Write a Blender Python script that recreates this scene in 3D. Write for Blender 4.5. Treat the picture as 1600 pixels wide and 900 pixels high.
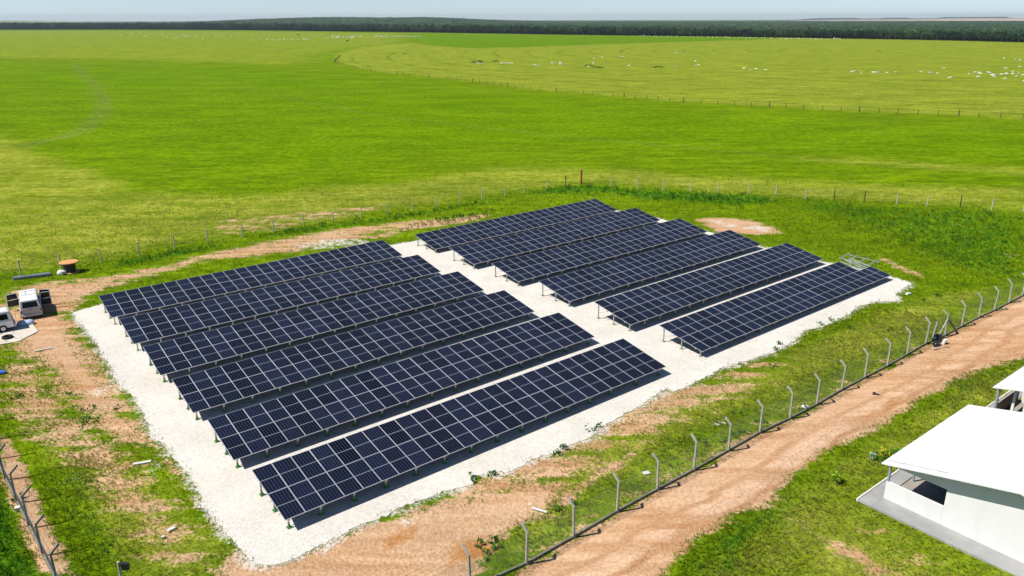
import bpy, bmesh, math, random
import numpy as np
from mathutils import Matrix, Vector, Euler
random.seed(7); rng = np.random.default_rng(7)
PI = math.pi
S = bpy.context.scene
for o in list(bpy.data.objects): bpy.data.objects.remove(o)

# ------------------------------------------------------------ camera, sun, sky, exposure
F = 1203.0960712; PITCH = 0.33512673790820574; ROLL = -0.0020153002572; CAMH = 25.65
cp, sp = math.cos(PITCH), math.sin(PITCH)
fw = Vector((0, cp, -sp)); r0 = Vector((1, 0, 0)); u0 = r0.cross(fw)
RT = (math.cos(ROLL)*r0 + math.sin(ROLL)*u0); UP = (-math.sin(ROLL)*r0 + math.cos(ROLL)*u0)
cam = bpy.data.cameras.new('camera'); camo = bpy.data.objects.new('camera', cam); S.collection.objects.link(camo)
M = Matrix((RT, UP, -fw)).transposed().to_4x4(); M.translation = (0, 0, CAMH)
camo.matrix_world = M
cam.sensor_width = 36; cam.lens = F/1600*36; cam.clip_start = 0.5; cam.clip_end = 60000
S.camera = camo

SUN_AZ = math.radians(-165); SUN_EL = math.radians(52)
w = bpy.data.worlds.new('World'); S.world = w; w.use_nodes = True
nt = w.node_tree; bg = nt.nodes['Background']
sky = nt.nodes.new('ShaderNodeTexSky'); sky.sky_type = 'NISHITA'; sky.sun_disc = False
sky.sun_elevation = SUN_EL; sky.sun_rotation = PI/2 - SUN_AZ
sky.altitude = 3000; sky.air_density = 0.85; sky.dust_density = 0.1; sky.ozone_density = 2.6
nt.links.new(sky.outputs[0], bg.inputs[0]); bg.inputs[1].default_value = 0.092
sl = bpy.data.lights.new('sun', 'SUN'); sl.energy = 4.9; sl.angle = math.radians(0.55); sl.color = (1.0, 0.955, 0.88)
so = bpy.data.objects.new('sun', sl); S.collection.objects.link(so)
sd = Vector((math.cos(SUN_AZ)*math.cos(SUN_EL), math.sin(SUN_AZ)*math.cos(SUN_EL), math.sin(SUN_EL)))
so.rotation_euler = sd.to_track_quat('Z', 'Y').to_euler(); so.location = (-60, -20, 90)
S.view_settings.view_transform = 'Standard'; S.view_settings.look = 'None'
S.view_settings.exposure = 0.32; S.view_settings.gamma = 1.0; S.view_settings.use_curve_mapping = False
S.cycles.max_bounces = 6; S.cycles.diffuse_bounces = 1; S.cycles.glossy_bounces = 3
S.cycles.transparent_max_bounces = 12; S.cycles.volume_bounces = 0; S.cycles.use_denoising = True

# ------------------------------------------------------------ terrain height, pixel -> ground
def smooth(a, b, x):
    t = np.clip((np.asarray(x, float)-a)/(b-a), 0, 1); return t*t*(3-2*t)
def ground_z(x, y):
    x = np.asarray(x, float); y = np.asarray(y, float)
    r = np.hypot(x, y); k = 1-smooth(120, 420, r)
    z = (0.134+0.01017*np.clip(x, -90, 90))*k
    azd = np.degrees(np.arctan2(x, np.maximum(y, 1e-3)))
    # the wooded rise straight ahead to the left, more than two kilometres off
    b = smooth(-24, -14, azd)*(1-smooth(-7, 3, azd))
    z = z+b*(22+1.2*np.sin(azd*.9)+.5*np.sin(azd*5.1+1))*smooth(2300, 4600, r)
    z = z+7*smooth(2600, 5000, r)*smooth(-24, -10, azd)
    return z
def ray(px, py):
    px = float(px); py = float(py)
    return fw+(px-800)/F*RT-(py-450)/F*UP
def gp(px, py, h=0.0):
    d = ray(px, py)
    if d.z > -1e-4: d.z = -1e-4
    z = h
    for _ in range(12):
        P = d*((z-CAMH)/d.z)
        z = float(ground_z(P.x, P.y))+h
    return Vector((P.x, P.y, z-h))
def gz(x, y): return float(ground_z(x, y))

# ------------------------------------------------------------ mesh helpers
class MB:
    def __init__(s): s.v = []; s.f = []; s.m = []
    def add(s, vs, fs, mi=0):
        k = len(s.v); s.v += [tuple(v) for v in vs]; s.f += [tuple(i+k for i in f) for f in fs]; s.m += [mi]*len(fs); return s
    def box(s, c, d, rot=None, mi=0, taper=1.0):
        x, y, z = [q/2 for q in d]; t = taper
        vs = [Vector(p) for p in ((-x,-y,-z),(x,-y,-z),(x,y,-z),(-x,y,-z),(-x*t,-y*t,z),(x*t,-y*t,z),(x*t,y*t,z),(-x*t,y*t,z))]
        if rot is not None: vs = [rot@v for v in vs]
        vs = [v+Vector(c) for v in vs]
        return s.add(vs, [(0,3,2,1),(4,5,6,7),(0,1,5,4),(1,2,6,5),(2,3,7,6),(3,0,4,7)], mi)
    def bar(s, a, b, w_, h_=None, mi=0):
        a, b = Vector(a), Vector(b); d = b-a; L = d.length
        q = d.to_track_quat('Z', 'Y').to_matrix()
        return s.box((a+b)/2, (w_, h_ or w_, L), q, mi)
    def tube(s, pts, rad, n=8, mi=0, caps=True):
        pts = [Vector(p) for p in pts]; k0 = len(s.v)
        if not hasattr(rad, '__len__'): rad = [rad]*len(pts)
        for i, p in enumerate(pts):
            d = (pts[min(i+1, len(pts)-1)]-pts[max(i-1, 0)]).normalized()
            q = d.to_track_quat('Z', 'Y').to_matrix()
            for j in range(n):
                a = 2*PI*j/n; s.v.append(tuple(p+q@Vector((math.cos(a)*rad[i], math.sin(a)*rad[i], 0))))
        for i in range(len(pts)-1):
            for j in range(n):
                a = k0+i*n+j; b = k0+i*n+(j+1) % n
                s.f.append((a, b, b+n, a+n)); s.m.append(mi)
        if caps:
            s.f.append(tuple(k0+j for j in range(n))[::-1]); s.m.append(mi)
            s.f.append(tuple(k0+(len(pts)-1)*n+j for j in range(n))); s.m.append(mi)
        return s
    def prism(s, prof, y0, y1, mi=0):          # profile in x,z swept along y
        n = len(prof); vs = [(p[0], y0, p[1]) for p in prof]+[(p[0], y1, p[1]) for p in prof]
        fs = [tuple(range(n)), tuple(range(2*n-1, n-1, -1))]+[(i+n, (i+1) % n+n, (i+1) % n, i) for i in range(n)]
        return s.add(vs, fs, mi)
    def mesh(s, name, mats, smooth_=False):
        me = bpy.data.meshes.new(name); me.from_pydata(s.v, [], s.f); me.update()
        for m in (mats if isinstance(mats, (list, tuple)) else [mats]): me.materials.append(m)
        me.polygons.foreach_set('material_index', s.m)
        if smooth_: me.polygons.foreach_set('use_smooth', [True]*len(me.polygons))
        bm = bmesh.new(); bm.from_mesh(me); bmesh.ops.recalc_face_normals(bm, faces=bm.faces); bm.to_mesh(me); bm.free()
        return me
def np_mesh(name, V, Fc, mat, smooth_=False, attrs=None):
    V = np.asarray(V, np.float32); Fc = np.asarray(Fc, np.int32); k = Fc.shape[1]
    me = bpy.data.meshes.new(name); me.vertices.add(len(V)); me.vertices.foreach_set('co', V.ravel())
    me.loops.add(Fc.size); me.loops.foreach_set('vertex_index', Fc.ravel())
    me.polygons.add(len(Fc)); me.polygons.foreach_set('loop_start', np.arange(0, Fc.size, k, dtype=np.int32))
    me.polygons.foreach_set('use_smooth', np.full(len(Fc), smooth_))
    me.update(calc_edges=True); me.materials.append(mat)
    for nme, arr in (attrs or {}).items():
        a = me.attributes.new(nme, 'FLOAT', 'POINT'); a.data.foreach_set('value', np.asarray(arr, np.float32))
    return me
COL = S.collection
def link(name, data, parent=None, loc=None, rotz=None, label=None, cat=None, group=None, kind=None, mat=None):
    o = bpy.data.objects.new(name, data); COL.objects.link(o)
    if parent is not None: o.parent = parent
    if loc is not None: o.location = loc
    if rotz is not None: o.rotation_euler = (0, 0, rotz)
    if mat is not None: o.matrix_basis = mat
    if label: o['label'] = label
    if cat: o['category'] = cat
    if group: o['group'] = group
    if kind: o['kind'] = kind
    return o
def copy_tree(o, parent=None):
    c = o.copy(); COL.objects.link(c)
    if parent is not None: c.parent = parent
    for ch in list(o.children): copy_tree(ch, c)
    return c

# ------------------------------------------------------------ material helpers
class NT:
    def __init__(s, name, rough=0.8, spec=0.3):
        s.m = bpy.data.materials.new(name); s.m.use_nodes = True; s.t = s.m.node_tree
        s.b = s.t.nodes['Principled BSDF']; s.b.inputs['Roughness'].default_value = rough
        s.b.inputs['Specular IOR Level'].default_value = spec
        s.out = s.t.nodes['Material Output']
    def n(s, t, **k):
        x = s.t.nodes.new('ShaderNode'+t)
        for a, v in k.items(): setattr(x, a, v)
        return x
    def l(s, a, b): s.t.links.new(a, b)
    def put(s, inp, v):
        if hasattr(v, 'is_linked') or isinstance(v, bpy.types.NodeSocket): s.l(v, inp)
        else: inp.default_value = v
    def pos(s): return s.n('NewGeometry').outputs['Position']
    def obj(s): return s.n('TexCoord').outputs['Object']
    def mapping(s, v, scale=(1,1,1), rot=(0,0,0), loc=(0,0,0)):
        x = s.n('Mapping'); s.l(v, x.inputs[0]); x.inputs['Scale'].default_value = scale; x.inputs['Rotation'].default_value = rot; x.inputs['Location'].default_value = loc
        return x.outputs[0]
    def noise(s, v, scale, detail=3, rough=0.55, col=False):
        x = s.n('TexNoise'); s.l(v, x.inputs['Vector']); x.inputs['Scale'].default_value = scale
        x.inputs['Detail'].default_value = detail; x.inputs['Roughness'].default_value = rough
        return x.outputs['Color' if col else 'Fac']
    def math(s, op, a, b=0.0, c=None, clamp=False):
        x = s.n('Math', operation=op); x.use_clamp = clamp
        s.put(x.inputs[0], a); s.put(x.inputs[1], b)
        if c is not None: s.put(x.inputs[2], c)
        return x.outputs[0]
    def ramp(s, v, a, b, lo=0.0, hi=1.0):
        x = s.n('MapRange', interpolation_type='SMOOTHSTEP'); s.put(x.inputs[0], v)
        x.inputs[1].default_value = a; x.inputs[2].default_value = b; x.inputs[3].default_value = lo; x.inputs[4].default_value = hi
        return x.outputs[0]
    def mix(s, f, a, b, mode='MIX'):
        x = s.n('Mix', data_type='RGBA', blend_type=mode); s.put(x.inputs[0], f)
        for i, v in ((6, a), (7, b)):
            if isinstance(v, tuple): x.inputs[i].default_value = (*v, 1) if len(v) == 3 else v
            else: s.l(v, x.inputs[i])
        return x.outputs[2]
    def attr(s, name): x = s.n('Attribute', attribute_name=name); return x.outputs['Fac']
    def color(s, v):
        if isinstance(v, tuple): s.b.inputs['Base Color'].default_value = (*v, 1)
        else: s.l(v, s.b.inputs['Base Color'])
    def bump(s, h, strength=0.4, dist=0.05):
        x = s.n('Bump'); s.l(h, x.inputs['Height']); x.inputs['Strength'].default_value = strength; x.inputs['Distance'].default_value = dist
        s.l(x.outputs[0], s.b.inputs['Normal'])
def simple(name, c, rough=0.7, spec=0.3, metal=0.0, var=0.15, scale=3.0, bump=0.0):
    t = NT(name, rough, spec); t.b.inputs['Metallic'].default_value = metal
    n = t.noise(t.obj(), scale, 4)
    d = tuple(q*(1-var) for q in c); e = tuple(min(1, q*(1+var)) for q in c)
    t.color(t.mix(t.ramp(n, .3, .7), d, e))
    if bump: t.bump(t.noise(t.obj(), scale*8, 3), bump, 0.02)
    return t.m

AZ = 0.6674197297369417; SLOPE = 0.005479446603; TILT = 0.17601151838113
EX = Vector((math.cos(AZ), math.sin(AZ), 0)); EH = Vector((-math.sin(AZ), math.cos(AZ), 0))

# ------------------------------------------------------------ ground masks, drawn as outlines on the ground
def world_poly(pts): return np.array([gp(*p)[:2] for p in pts])
def seg_dist(P, A, B):
    d = B-A; t = np.clip(((P-A)@d)/max(d@d, 1e-9), 0, 1); return np.hypot(*(P-(A+t[:, None]*d)).T)
def sdf(P, poly):
    d = np.full(len(P), 1e9); inside = np.zeros(len(P), bool); n = len(poly)
    for i in range(n):
        A, B = poly[i], poly[(i+1) % n]; d = np.minimum(d, seg_dist(P, A, B))
        c = ((A[1] > P[:, 1]) != (B[1] > P[:, 1]))
        with np.errstate(divide='ignore', invalid='ignore'):
            xi = (B[0]-A[0])*(P[:, 1]-A[1])/(B[1]-A[1])+A[0]
        inside ^= c & (P[:, 0] < xi)
    return np.where(inside, d, -d)
PADPX = [(116,487),(135,482),(154,477),(300,441),(450,405),(613,383),(648,377),(800,348),(930,327),(970,330),(1035,343),(1105,362),(1190,386),(1240,398),(1290,410),(1362,424),(1425,443),
 (1400,460),(1402,470),(1370,472),(1345,478),(1310,500),(1285,510),(1255,520),(1240,535),(1205,552),(1165,565),(1130,575),(1085,598),(1050,612),(1044,606),(1030,612),(1020,622),(998,634),(975,645),(945,668),
 (920,685),(885,700),(850,712),(820,722),(800,735),(760,740),(742,743),(735,756),(690,770),(650,785),(600,805),(545,830),(500,855),(440,880),(415,887),(397,883),(369,850),(355,835),(335,807),(317,785),(290,735),(269,707),(236,675),(225,645),
 (210,620),(192,604),(178,590),(174,573),(160,555),(145,530),(130,513),(118,500)]
ROADPX = [(800,930),(824,885),(898,842),(966,803),(1029,768),(1086,738),(1140,707),(1189,679),(1236,657),(1278,635),(1317,612),(1353,593),(1388,575),(1419,557),(1450,538),(1500,512),(1560,482),(1620,452),
 (1640,530),(1600,562),(1560,570),(1530,580),(1500,592),(1450,620),(1400,650),(1330,690),(1290,702),(1235,745),(1210,780),(1150,805),(1105,830),(1060,865),(1040,900),(1000,960)]
# value, feather (m), outline
DIRT = [
 (1.0, 1.2, ROADPX),
 (.66, 2.2, [(0,452),(60,440),(130,436),(200,424),(300,400),(400,379),(480,365),(560,352),(640,344),(690,338),(700,345),(655,354),(590,362),(560,374),(480,392),(410,400),(330,408),(300,414),(250,428),(200,443),(150,460),(118,487),(0,490)]),
 (.80, 3.0, [(0,470),(118,487),(130,513),(160,555),(205,612),(236,675),(262,700),(220,700),(170,690),(120,650),(80,610),(50,570),(0,540)]),
 (.64, 3.0, [(0,540),(60,560),(120,630),(190,690),(240,760),(300,800),(340,850),(345,900),(250,900),(200,840),(150,780),(60,700),(0,640)]),
 (.60, 1.5, [(236,675),(269,707),(290,735),(317,785),(335,807),(355,835),(340,840),(300,790),(255,730),(220,680)]),
 (.95, 1.2, [(340,905),(352,880),(369,850),(397,883),(440,880),(545,832),(600,812),(660,800),(710,790),(760,775),(800,765),(870,756),(872,772),(850,800),(815,812),(800,830),(775,850),(762,875),(735,905),(600,940),(340,940)]),
 (.62, 1.5, [(545,832),(690,772),(740,745),(850,715),(900,700),(900,760),(870,800),(760,830),(600,830)]),
 (.9, 1.0, [(870,775),(985,705),(1000,690),(1005,696),(990,715),(900,775),(880,800)]),
 (.60, 2.0, [(800,860),(822,882),(964,800),(1084,735),(1187,677),(1276,633),(1351,591),(1446,539),(1430,530),(1340,580),(1260,620),(1180,660),(1080,718),(960,780),(870,830)]),
 (.7, 1.0, [(1372,398),(1390,404),(1420,418),(1448,430),(1440,434),(1410,424),(1380,410)]),
 (.85, 1.5, [(1085,342),(1130,340),(1180,345),(1215,356),(1220,364),(1180,368),(1150,364),(1120,362),(1100,352)]),
 (.62, 1.0, [(618,352),(700,340),(768,332),(775,338),(720,350),(650,360),(620,362)]),
 (.5, 1.5, [(620,372),(560,375),(600,352),(680,345),(640,362)]),
 (.75, .6, [(0,675),(30,700),(60,770),(95,850),(120,900),(60,900),(30,830),(0,760)]),
 (.45, 2.0, [(330,345),(470,330),(600,318),(620,322),(520,345),(440,360),(330,374)]),
 (.58, 3.0, [(700,690),(900,640),(1150,570),(1250,545),(1200,600),(1000,700),(900,760),(760,790)]),
 (.5, 2.0, [(0,360),(12,380),(10,420),(0,420)]),
 (.60, 1.0, [(1222,796),(1260,812),(1320,842),(1440,905),(1370,910),(1290,862),(1225,816)]),
 (.42, 2.0, [(1330,790),(1420,830),(1560,900),(1440,900),(1340,850),(1290,810)]),
 (.42, 1.5, [(1560,400),(1600,392),(1600,402),(1570,408)]),
]
LUSH = [
 (.62, 4.0, [(1240,305),(1400,322),(1500,326),(1620,332),(1620,450),(1560,432),(1500,425),(1450,405),(1400,385),(1360,360),(1320,350),(1290,335),(1240,330)]),
 (.9, 2.0, [(820,303),(855,294),(910,288),(1000,296),(1100,300),(1200,306),(1215,316),(1150,322),(1080,316),(1000,311),(950,302),(860,303)]),
 (.8, 1.0, [(170,414),(220,402),(300,386),(340,380),(345,386),(290,398),(220,412),(175,420)]),
 (.7, 1.0, [(400,366),(470,355),(560,345),(640,333),(720,320),(790,309),(792,314),(700,330),(600,347),(480,364),(405,372)]),
 (1.0, 1.0, [(-40,700),(0,745),(20,800),(45,860),(62,905),(-60,930)]),
 (.7, 2.0, [(1010,900),(1060,868),(1110,832),(1160,806),(1215,770),(1260,800),(1200,850),(1150,900)]),
 (.5, 2.5, [(90,700),(180,690),(200,760),(220,830),(180,900),(110,900),(60,760)]),
 (.45, 1.2, [(1360,600),(1450,575),(1560,572),(1600,566),(1600,590),(1500,625),(1400,660),(1340,690),(1340,650)]),
 (.6, 2.0, [(930,700),(1080,700),(1180,650),(1260,600),(1320,575),(1260,590),(1150,640),(1060,680),(960,725),(880,770),(880,800),(950,770)]),
]
PALE = [
 (.9, 8.0, [(-200,205),(0,208),(60,238),(140,262),(210,295),(330,305),(460,300),(520,290),(620,285),(760,262),(900,262),(1100,272),(1300,285),(1450,290),(1620,290),(1620,330),(1500,322),(1300,312),(1130,300),(960,288),(860,290),(700,315),(560,335),(400,362),(200,398),(0,430),(-300,440)]),
 (.8, 8.0, [(1230,240),(1400,250),(1620,262),(1620,275),(1400,262),(1240,250)]),
 (.82, 10.0, [(522,98),(560,108),(600,114),(640,118),(700,123.5),(749,130),(793,136),(843,141.5),(897,145.5),(958,151),(1046,158.8),(1121,162.5),(1202,167.5),(1285,172),(1372,176.5),(1466,180),(1562,184.5),(1700,191),(1700,72),(1600,66.6),(1400,61),(1240,58),(1180,62),(1000,67),(800,74),(740,75),(680,72),(640,66),(560,74),(520,84)]),
 (.62, 40.0, [(-300,49),(0,48),(400,49),(640,52),(640,66),(520,84),(522,98),(440,104),(300,98),(150,94),(0,92),(-300,88)]),
 (.62, 2.0, [(1060,905),(1120,840),(1215,775),(1300,715),(1400,655),(1500,592),(1620,560),(1640,960),(1060,960)]),
 (.9, 3.0, [(1200,775),(1300,790),(1400,850),(1600,900),(1600,960),(1300,960),(1230,860),(1180,820)]),
 (.85, 3.0, [(60,700),(200,690),(330,840),(360,900),(200,900)]),
 (.8, 3.0, [(760,790),(900,700),(1060,615),(1250,540),(1450,460),(1560,450),(1440,520),(1250,610),(1100,680),(960,760),(820,850)]),
]
BRIGHT = [(1.0, 12.0, [(648,54),(700,53),(800,55),(1000,57.5),(1180,60),(1240,59.5),(1180,62.5),(1000,67),(800,74),(740,74.5),(690,71),(640,62)]),
 (.75, 25.0, [(0,110),(110,105),(240,100),(400,110),(560,118),(700,135),(850,155),(1000,168),(1200,185),(1620,205),(1620,250),(1200,235),(900,225),(700,235),(500,260),(330,265),(200,250),(100,225),(0,190)])]
WET = [(.9, 1.0, [(595,845),(625,825),(660,818),(655,830),(630,850),(600,862)]), (1.0, 1.5, [(695,870),(715,850),(750,840),(800,848),(775,868),(735,882),(700,885)]),
 (.7, .8, [(552,868),(575,860),(580,868),(560,876)]), (.7, 2.5, [(930,880),(1000,830),(1060,800),(1030,850),(960,900)]), (.8, 2.0, [(1330,650),(1400,600),(1430,600),(1420,625),(1350,660)]),
 (.6, 2.5, [(1500,560),(1560,520),(1600,500),(1600,540),(1550,560)])]
WHITE = [(.8, .8, [(1095,344),(1130,343),(1150,350),(1190,352),(1215,358),(1190,366),(1160,358),(1120,352)]), (.75, .8, [(450,384),(520,371),(560,372),(600,378),(560,388),(480,392)]), (.5, 1.0, [(390,392),(470,380),(500,372),(430,384)]),
 (.8, .6, [(618,808),(640,806),(650,820),(630,828)]), (.6, .8, [(810,780),(850,770),(855,790),(820,800)]), (.7, 1.0, [(330,860),(350,870),(370,900),(345,900)]), (.6, .8, [(180,590),(150,600),(120,625),(160,620),(190,606)]),
 (.6, .8, [(240,690),(262,700),(262,725),(240,760),(230,740)]), (.6, .8, [(500,372),(560,369),(555,372),(508,375)]), (.8, .6, [(1108,655),(1140,650),(1130,668),(1100,672)]), (.55, .8, [(1225,540),(1235,550),(1218,560),(1210,553)])]

pad_w = world_poly(PADPX)
def mask(P, spec):
    m = np.zeros(len(P))
    for v, fe, px in spec:
        m = np.maximum(m, v*smooth(-fe, fe, sdf(P, world_poly(px))))
    return m
TRACKS = [(.6, 4.0, [(115,98),(124,110),(150,135),(163,160),(158,180),(135,200),(100,214),(40,226)]), (.38, 1.8, [(235,100),(300,120),(400,143),(500,163),(600,182),(760,200),(900,215),(1050,228),(1220,243),(1350,256),(1500,266),(1620,275)])]
def track_mask(P):
    m = np.zeros(len(P))
    for v, wd, px in TRACKS:
        W_ = world_poly(px); d = np.full(len(P), 1e9)
        for a, b in zip(W_[:-1], W_[1:]): d = np.minimum(d, seg_dist(P, a, b))
        m = np.maximum(m, v*(1-smooth(wd*.2, wd, d)))
    return m

# ------------------------------------------------------------ ground material
RP0 = gp(1084, 735.5)
def dirt_colour(t, wet):
    p = t.pos(); n_sm = t.noise(p, .8, 4, .6); n_fine = t.noise(p, 5.0, 4, .65); n_mid = t.noise(p, .11, 4)
    n_row = t.noise(t.mapping(p, (.22, 1.5, 1), (0, 0, -AZ)), .6, 5, .65); n_vf = t.noise(p, 16.0, 3, .7)
    d1 = t.mix(t.ramp(n_row, .3, .7), (.45, .245, .12), (.66, .435, .265))
    d1 = t.mix(t.ramp(n_mid, .4, .65, 0, .6), d1, (.53, .36, .23))
    d1 = t.mix(t.math('MULTIPLY', t.ramp(t.math('ADD', wet, t.math('MULTIPLY', t.math('SUBTRACT', n_sm, .5), .7)), .3, .8), .85), d1, (.44, .195, .055))
    # wheel ruts along the fence: distance across the road
    sx = t.n('SeparateXYZ'); t.l(p, sx.inputs[0])
    q = t.math('ADD', t.math('MULTIPLY', t.math('SUBTRACT', sx.outputs[0], RP0.x), math.sin(AZ)), t.math('MULTIPLY', t.math('SUBTRACT', sx.outputs[1], RP0.y), -math.cos(AZ)))
    q = t.math('ADD', q, t.math('MULTIPLY', t.math('SUBTRACT', t.noise(t.mapping(p, (.12, .5, 1), (0, 0, -AZ)), .5, 3), .5), 2.6))
    for c0, wd, st in ((2.1, .22, .55), (3.7, .26, .7), (5.0, .2, .45), (2.9, .5, -.5), (6.0, .4, -.35)):
        b = t.ramp(t.math('ABSOLUTE', t.math('SUBTRACT', q, c0)), wd*.3, wd*1.5, 1, 0)
        b = t.math('MULTIPLY', t.math('MULTIPLY', b, t.ramp(n_row, .35, .6)), abs(st))
        d1 = t.mix(b, d1, (.36, .17, .075) if st > 0 else (.66, .46, .32))
    d1 = t.mix(1.0, d1, t.mix(t.ramp(n_fine, .3, .7), (.80, .78, .76), (1.14, 1.14, 1.14)), 'MULTIPLY')
    d1 = t.mix(t.ramp(n_vf, .66, .74, 0, .5), d1, (.20, .12, .07))
    return d1
def ground_colour(t):
    p = t.pos()
    n_big = t.noise(p, .012, 4); n_mid = t.noise(p, .11, 4); n_sm = t.noise(p, .8, 4, .6); n_fine = t.noise(p, 5.0, 4, .65)
    rows = t.mapping(p, (.28, 1.6, 1), (0, 0, -AZ)); n_row = t.noise(rows, .55, 4, .6)
    horiz = t.mapping(p, (.35, 1.3, 1)); n_hz = t.noise(horiz, .35, 5, .62)
    far_ = t.noise(t.mapping(p, (.5, 1, 1)), .07, 5, .68)
    grass = t.mix(t.ramp(n_hz, .32, .68), (.095, .175, .002), (.175, .275, .004))
    grass = t.mix(t.ramp(n_big, .35, .65, 0, .45), grass, (.145, .225, .006))
    grass = t.mix(t.math('MULTIPLY', t.attr('m_bright'), .7), grass, t.mix(t.ramp(n_sm, .3, .7), (.085, .19, .0008), (.135, .262, .0012)))
    pm = t.ramp(t.math('ADD', t.attr('m_pale'), t.math('MULTIPLY', t.math('SUBTRACT', n_mid, .5), 1.0)), .25, .85)
    pale = t.mix(t.ramp(n_hz, .3, .7), (.165, .235, .009), (.30, .335, .04))
    pale = t.mix(t.ramp(n_sm, .50, .78, 0, .5), pale, (.36, .33, .10))
    col = t.mix(pm, grass, pale)
    lm = t.ramp(t.math('ADD', t.attr('m_lush'), t.math('MULTIPLY', t.math('SUBTRACT', n_sm, .5), 1.5)), .35, .85)
    col = t.mix(lm, col, t.mix(t.ramp(n_fine, .3, .7), (.045, .14, .005), (.11, .23, .010)))
    # wheel rings of the centre pivot
    sx = t.n('SeparateXYZ'); t.l(p, sx.inputs[0])
    dx = t.math('SUBTRACT', sx.outputs[0], 385.0); dy = t.math('SUBTRACT', sx.outputs[1], 662.0)
    r = t.math('SQRT', t.math('ADD', t.math('MULTIPLY', dx, dx), t.math('MULTIPLY', dy, dy)))
    r = t.math('ADD', r, t.math('MULTIPLY', t.noise(p, .02, 2), 14.0))
    fr = t.math('FRACT', t.math('DIVIDE', r, 27.0))
    ring = t.math('MULTIPLY', t.ramp(fr, .0, .04), t.ramp(fr, .10, .16, 1, 0))
    fr2 = t.math('FRACT', t.math('DIVIDE', t.math('ADD', r, t.math('MULTIPLY', n_mid, 6.0)), 8.3))
    ring2 = t.math('MULTIPLY', t.ramp(fr2, .0, .2), t.ramp(fr2, .5, .7, 1, 0))
    inner = t.ramp(r, 500, 540, 1, 0)
    k = t.math('MULTIPLY', t.math('MULTIPLY', t.math('ADD', t.math('MULTIPLY', ring, .55), t.math('MULTIPLY', ring2, .18)), t.ramp(n_mid, .35, .6)), t.math('ADD', t.math('MULTIPLY', inner, .9), .12))
    col = t.mix(k, col, (.085, .15, .012))
    tm = t.math('MULTIPLY', t.attr('m_track'), t.ramp(n_sm, .35, .6, .35, 1))
    col = t.mix(t.math('MULTIPLY', tm, .75), col, (.17, .19, .05))
    # fine tonal break-up
    col = t.mix(1.0, col, t.mix(t.ramp(far_, .32, .68), (.80, .84, .78), (1.16, 1.12, 1.1)), 'MULTIPLY')
    n_tf = t.noise(t.mapping(p, (.6, 1.1, 1)), 1.7, 5, .72)
    col = t.mix(1.0, col, t.mix(t.ramp(n_sm, .3, .7), (.84, .86, .83), (1.14, 1.12, 1.12)), 'MULTIPLY')
    col = t.mix(1.0, col, t.mix(t.ramp(n_tf, .34, .66), (.78, .83, .75), (1.20, 1.15, 1.15)), 'MULTIPLY')
    col = t.mix(t.ramp(t.noise(p, .55, 5, .75), .62, .74, 0, .55), col, (.05, .12, .006))
    col = t.mix(t.ramp(t.noise(t.mapping(p, (1, 1, 1), (0, 0, 0), (50, 9, 0)), .22, 5, .7), .60, .72, 0, .45), col, (.25, .28, .05))
    col = t.mix(1.0, col, t.mix(t.ramp(n_fine, .25, .75), (.72, .74, .70), (1.22, 1.20, 1.2)), 'MULTIPLY')
    # dirt
    wob = t.math('ADD', t.math('MULTIPLY', t.math('SUBTRACT', n_sm, .5), .75), t.math('ADD', t.math('MULTIPLY', t.math('SUBTRACT', n_row, .5), 1.1), t.math('MULTIPLY', t.math('SUBTRACT', n_fine, .5), .8)))
    dm = t.ramp(t.math('ADD', t.attr('m_dirt'), wob), .36, .62)
    dm = t.math('MULTIPLY', dm, t.ramp(t.attr('m_dirt'), .08, .3))
    d1 = dirt_colour(t, t.attr('m_wet'))
    col = t.mix(dm, col, d1)
    wm = t.math('MULTIPLY', t.ramp(t.math('ADD', t.attr('m_white'), t.math('ADD', t.math('MULTIPLY', t.math('SUBTRACT', n_sm, .5), 1.5), t.math('MULTIPLY', t.math('SUBTRACT', n_fine, .5), 1.3))), .55, .9), .8)
    col = t.mix(wm, col, t.mix(n_fine, (.55, .50, .42), (.75, .72, .66)))
    h = t.math('ADD', t.math('MULTIPLY', n_fine, .6), t.math('MULTIPLY', n_row, .6))
    return col, h, dm
g = NT('ground_soil_and_grass', 1.0, 0.0)
gc, gh, _ = ground_colour(g); g.color(gc); g.bump(gh, .8, .25)
MAT_GROUND = g.m

t = NT('crushed_white_gravel', .95, .1)
p = t.pos(); v = t.n('TexVoronoi'); t.l(p, v.inputs['Vector']); v.inputs['Scale'].default_value = 19
nn = t.noise(p, .35, 4); n2 = t.noise(p, 4, 5, .7)
c = t.mix(t.ramp(nn, .3, .7), (.66, .63, .56), (.74, .705, .635))
c = t.mix(t.ramp(t.noise(p, .16, 3), .5, .7, 0, .30), c, (.72, .60, .48))
c = t.mix(1.0, c, t.mix(t.ramp(v.outputs['Color'], .1, .9), (.88, .88, .88), (1.04, 1.04, 1.04)), 'MULTIPLY')
c = t.mix(1.0, c, t.mix(t.ramp(n2, .3, .7), (.87, .87, .87), (1.05, 1.05, 1.05)), 'MULTIPLY')
t.color(c); t.bump(t.math('ADD', n2, v.outputs['Distance']), .5, .05)
MAT_GRAVEL = t.m

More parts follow.
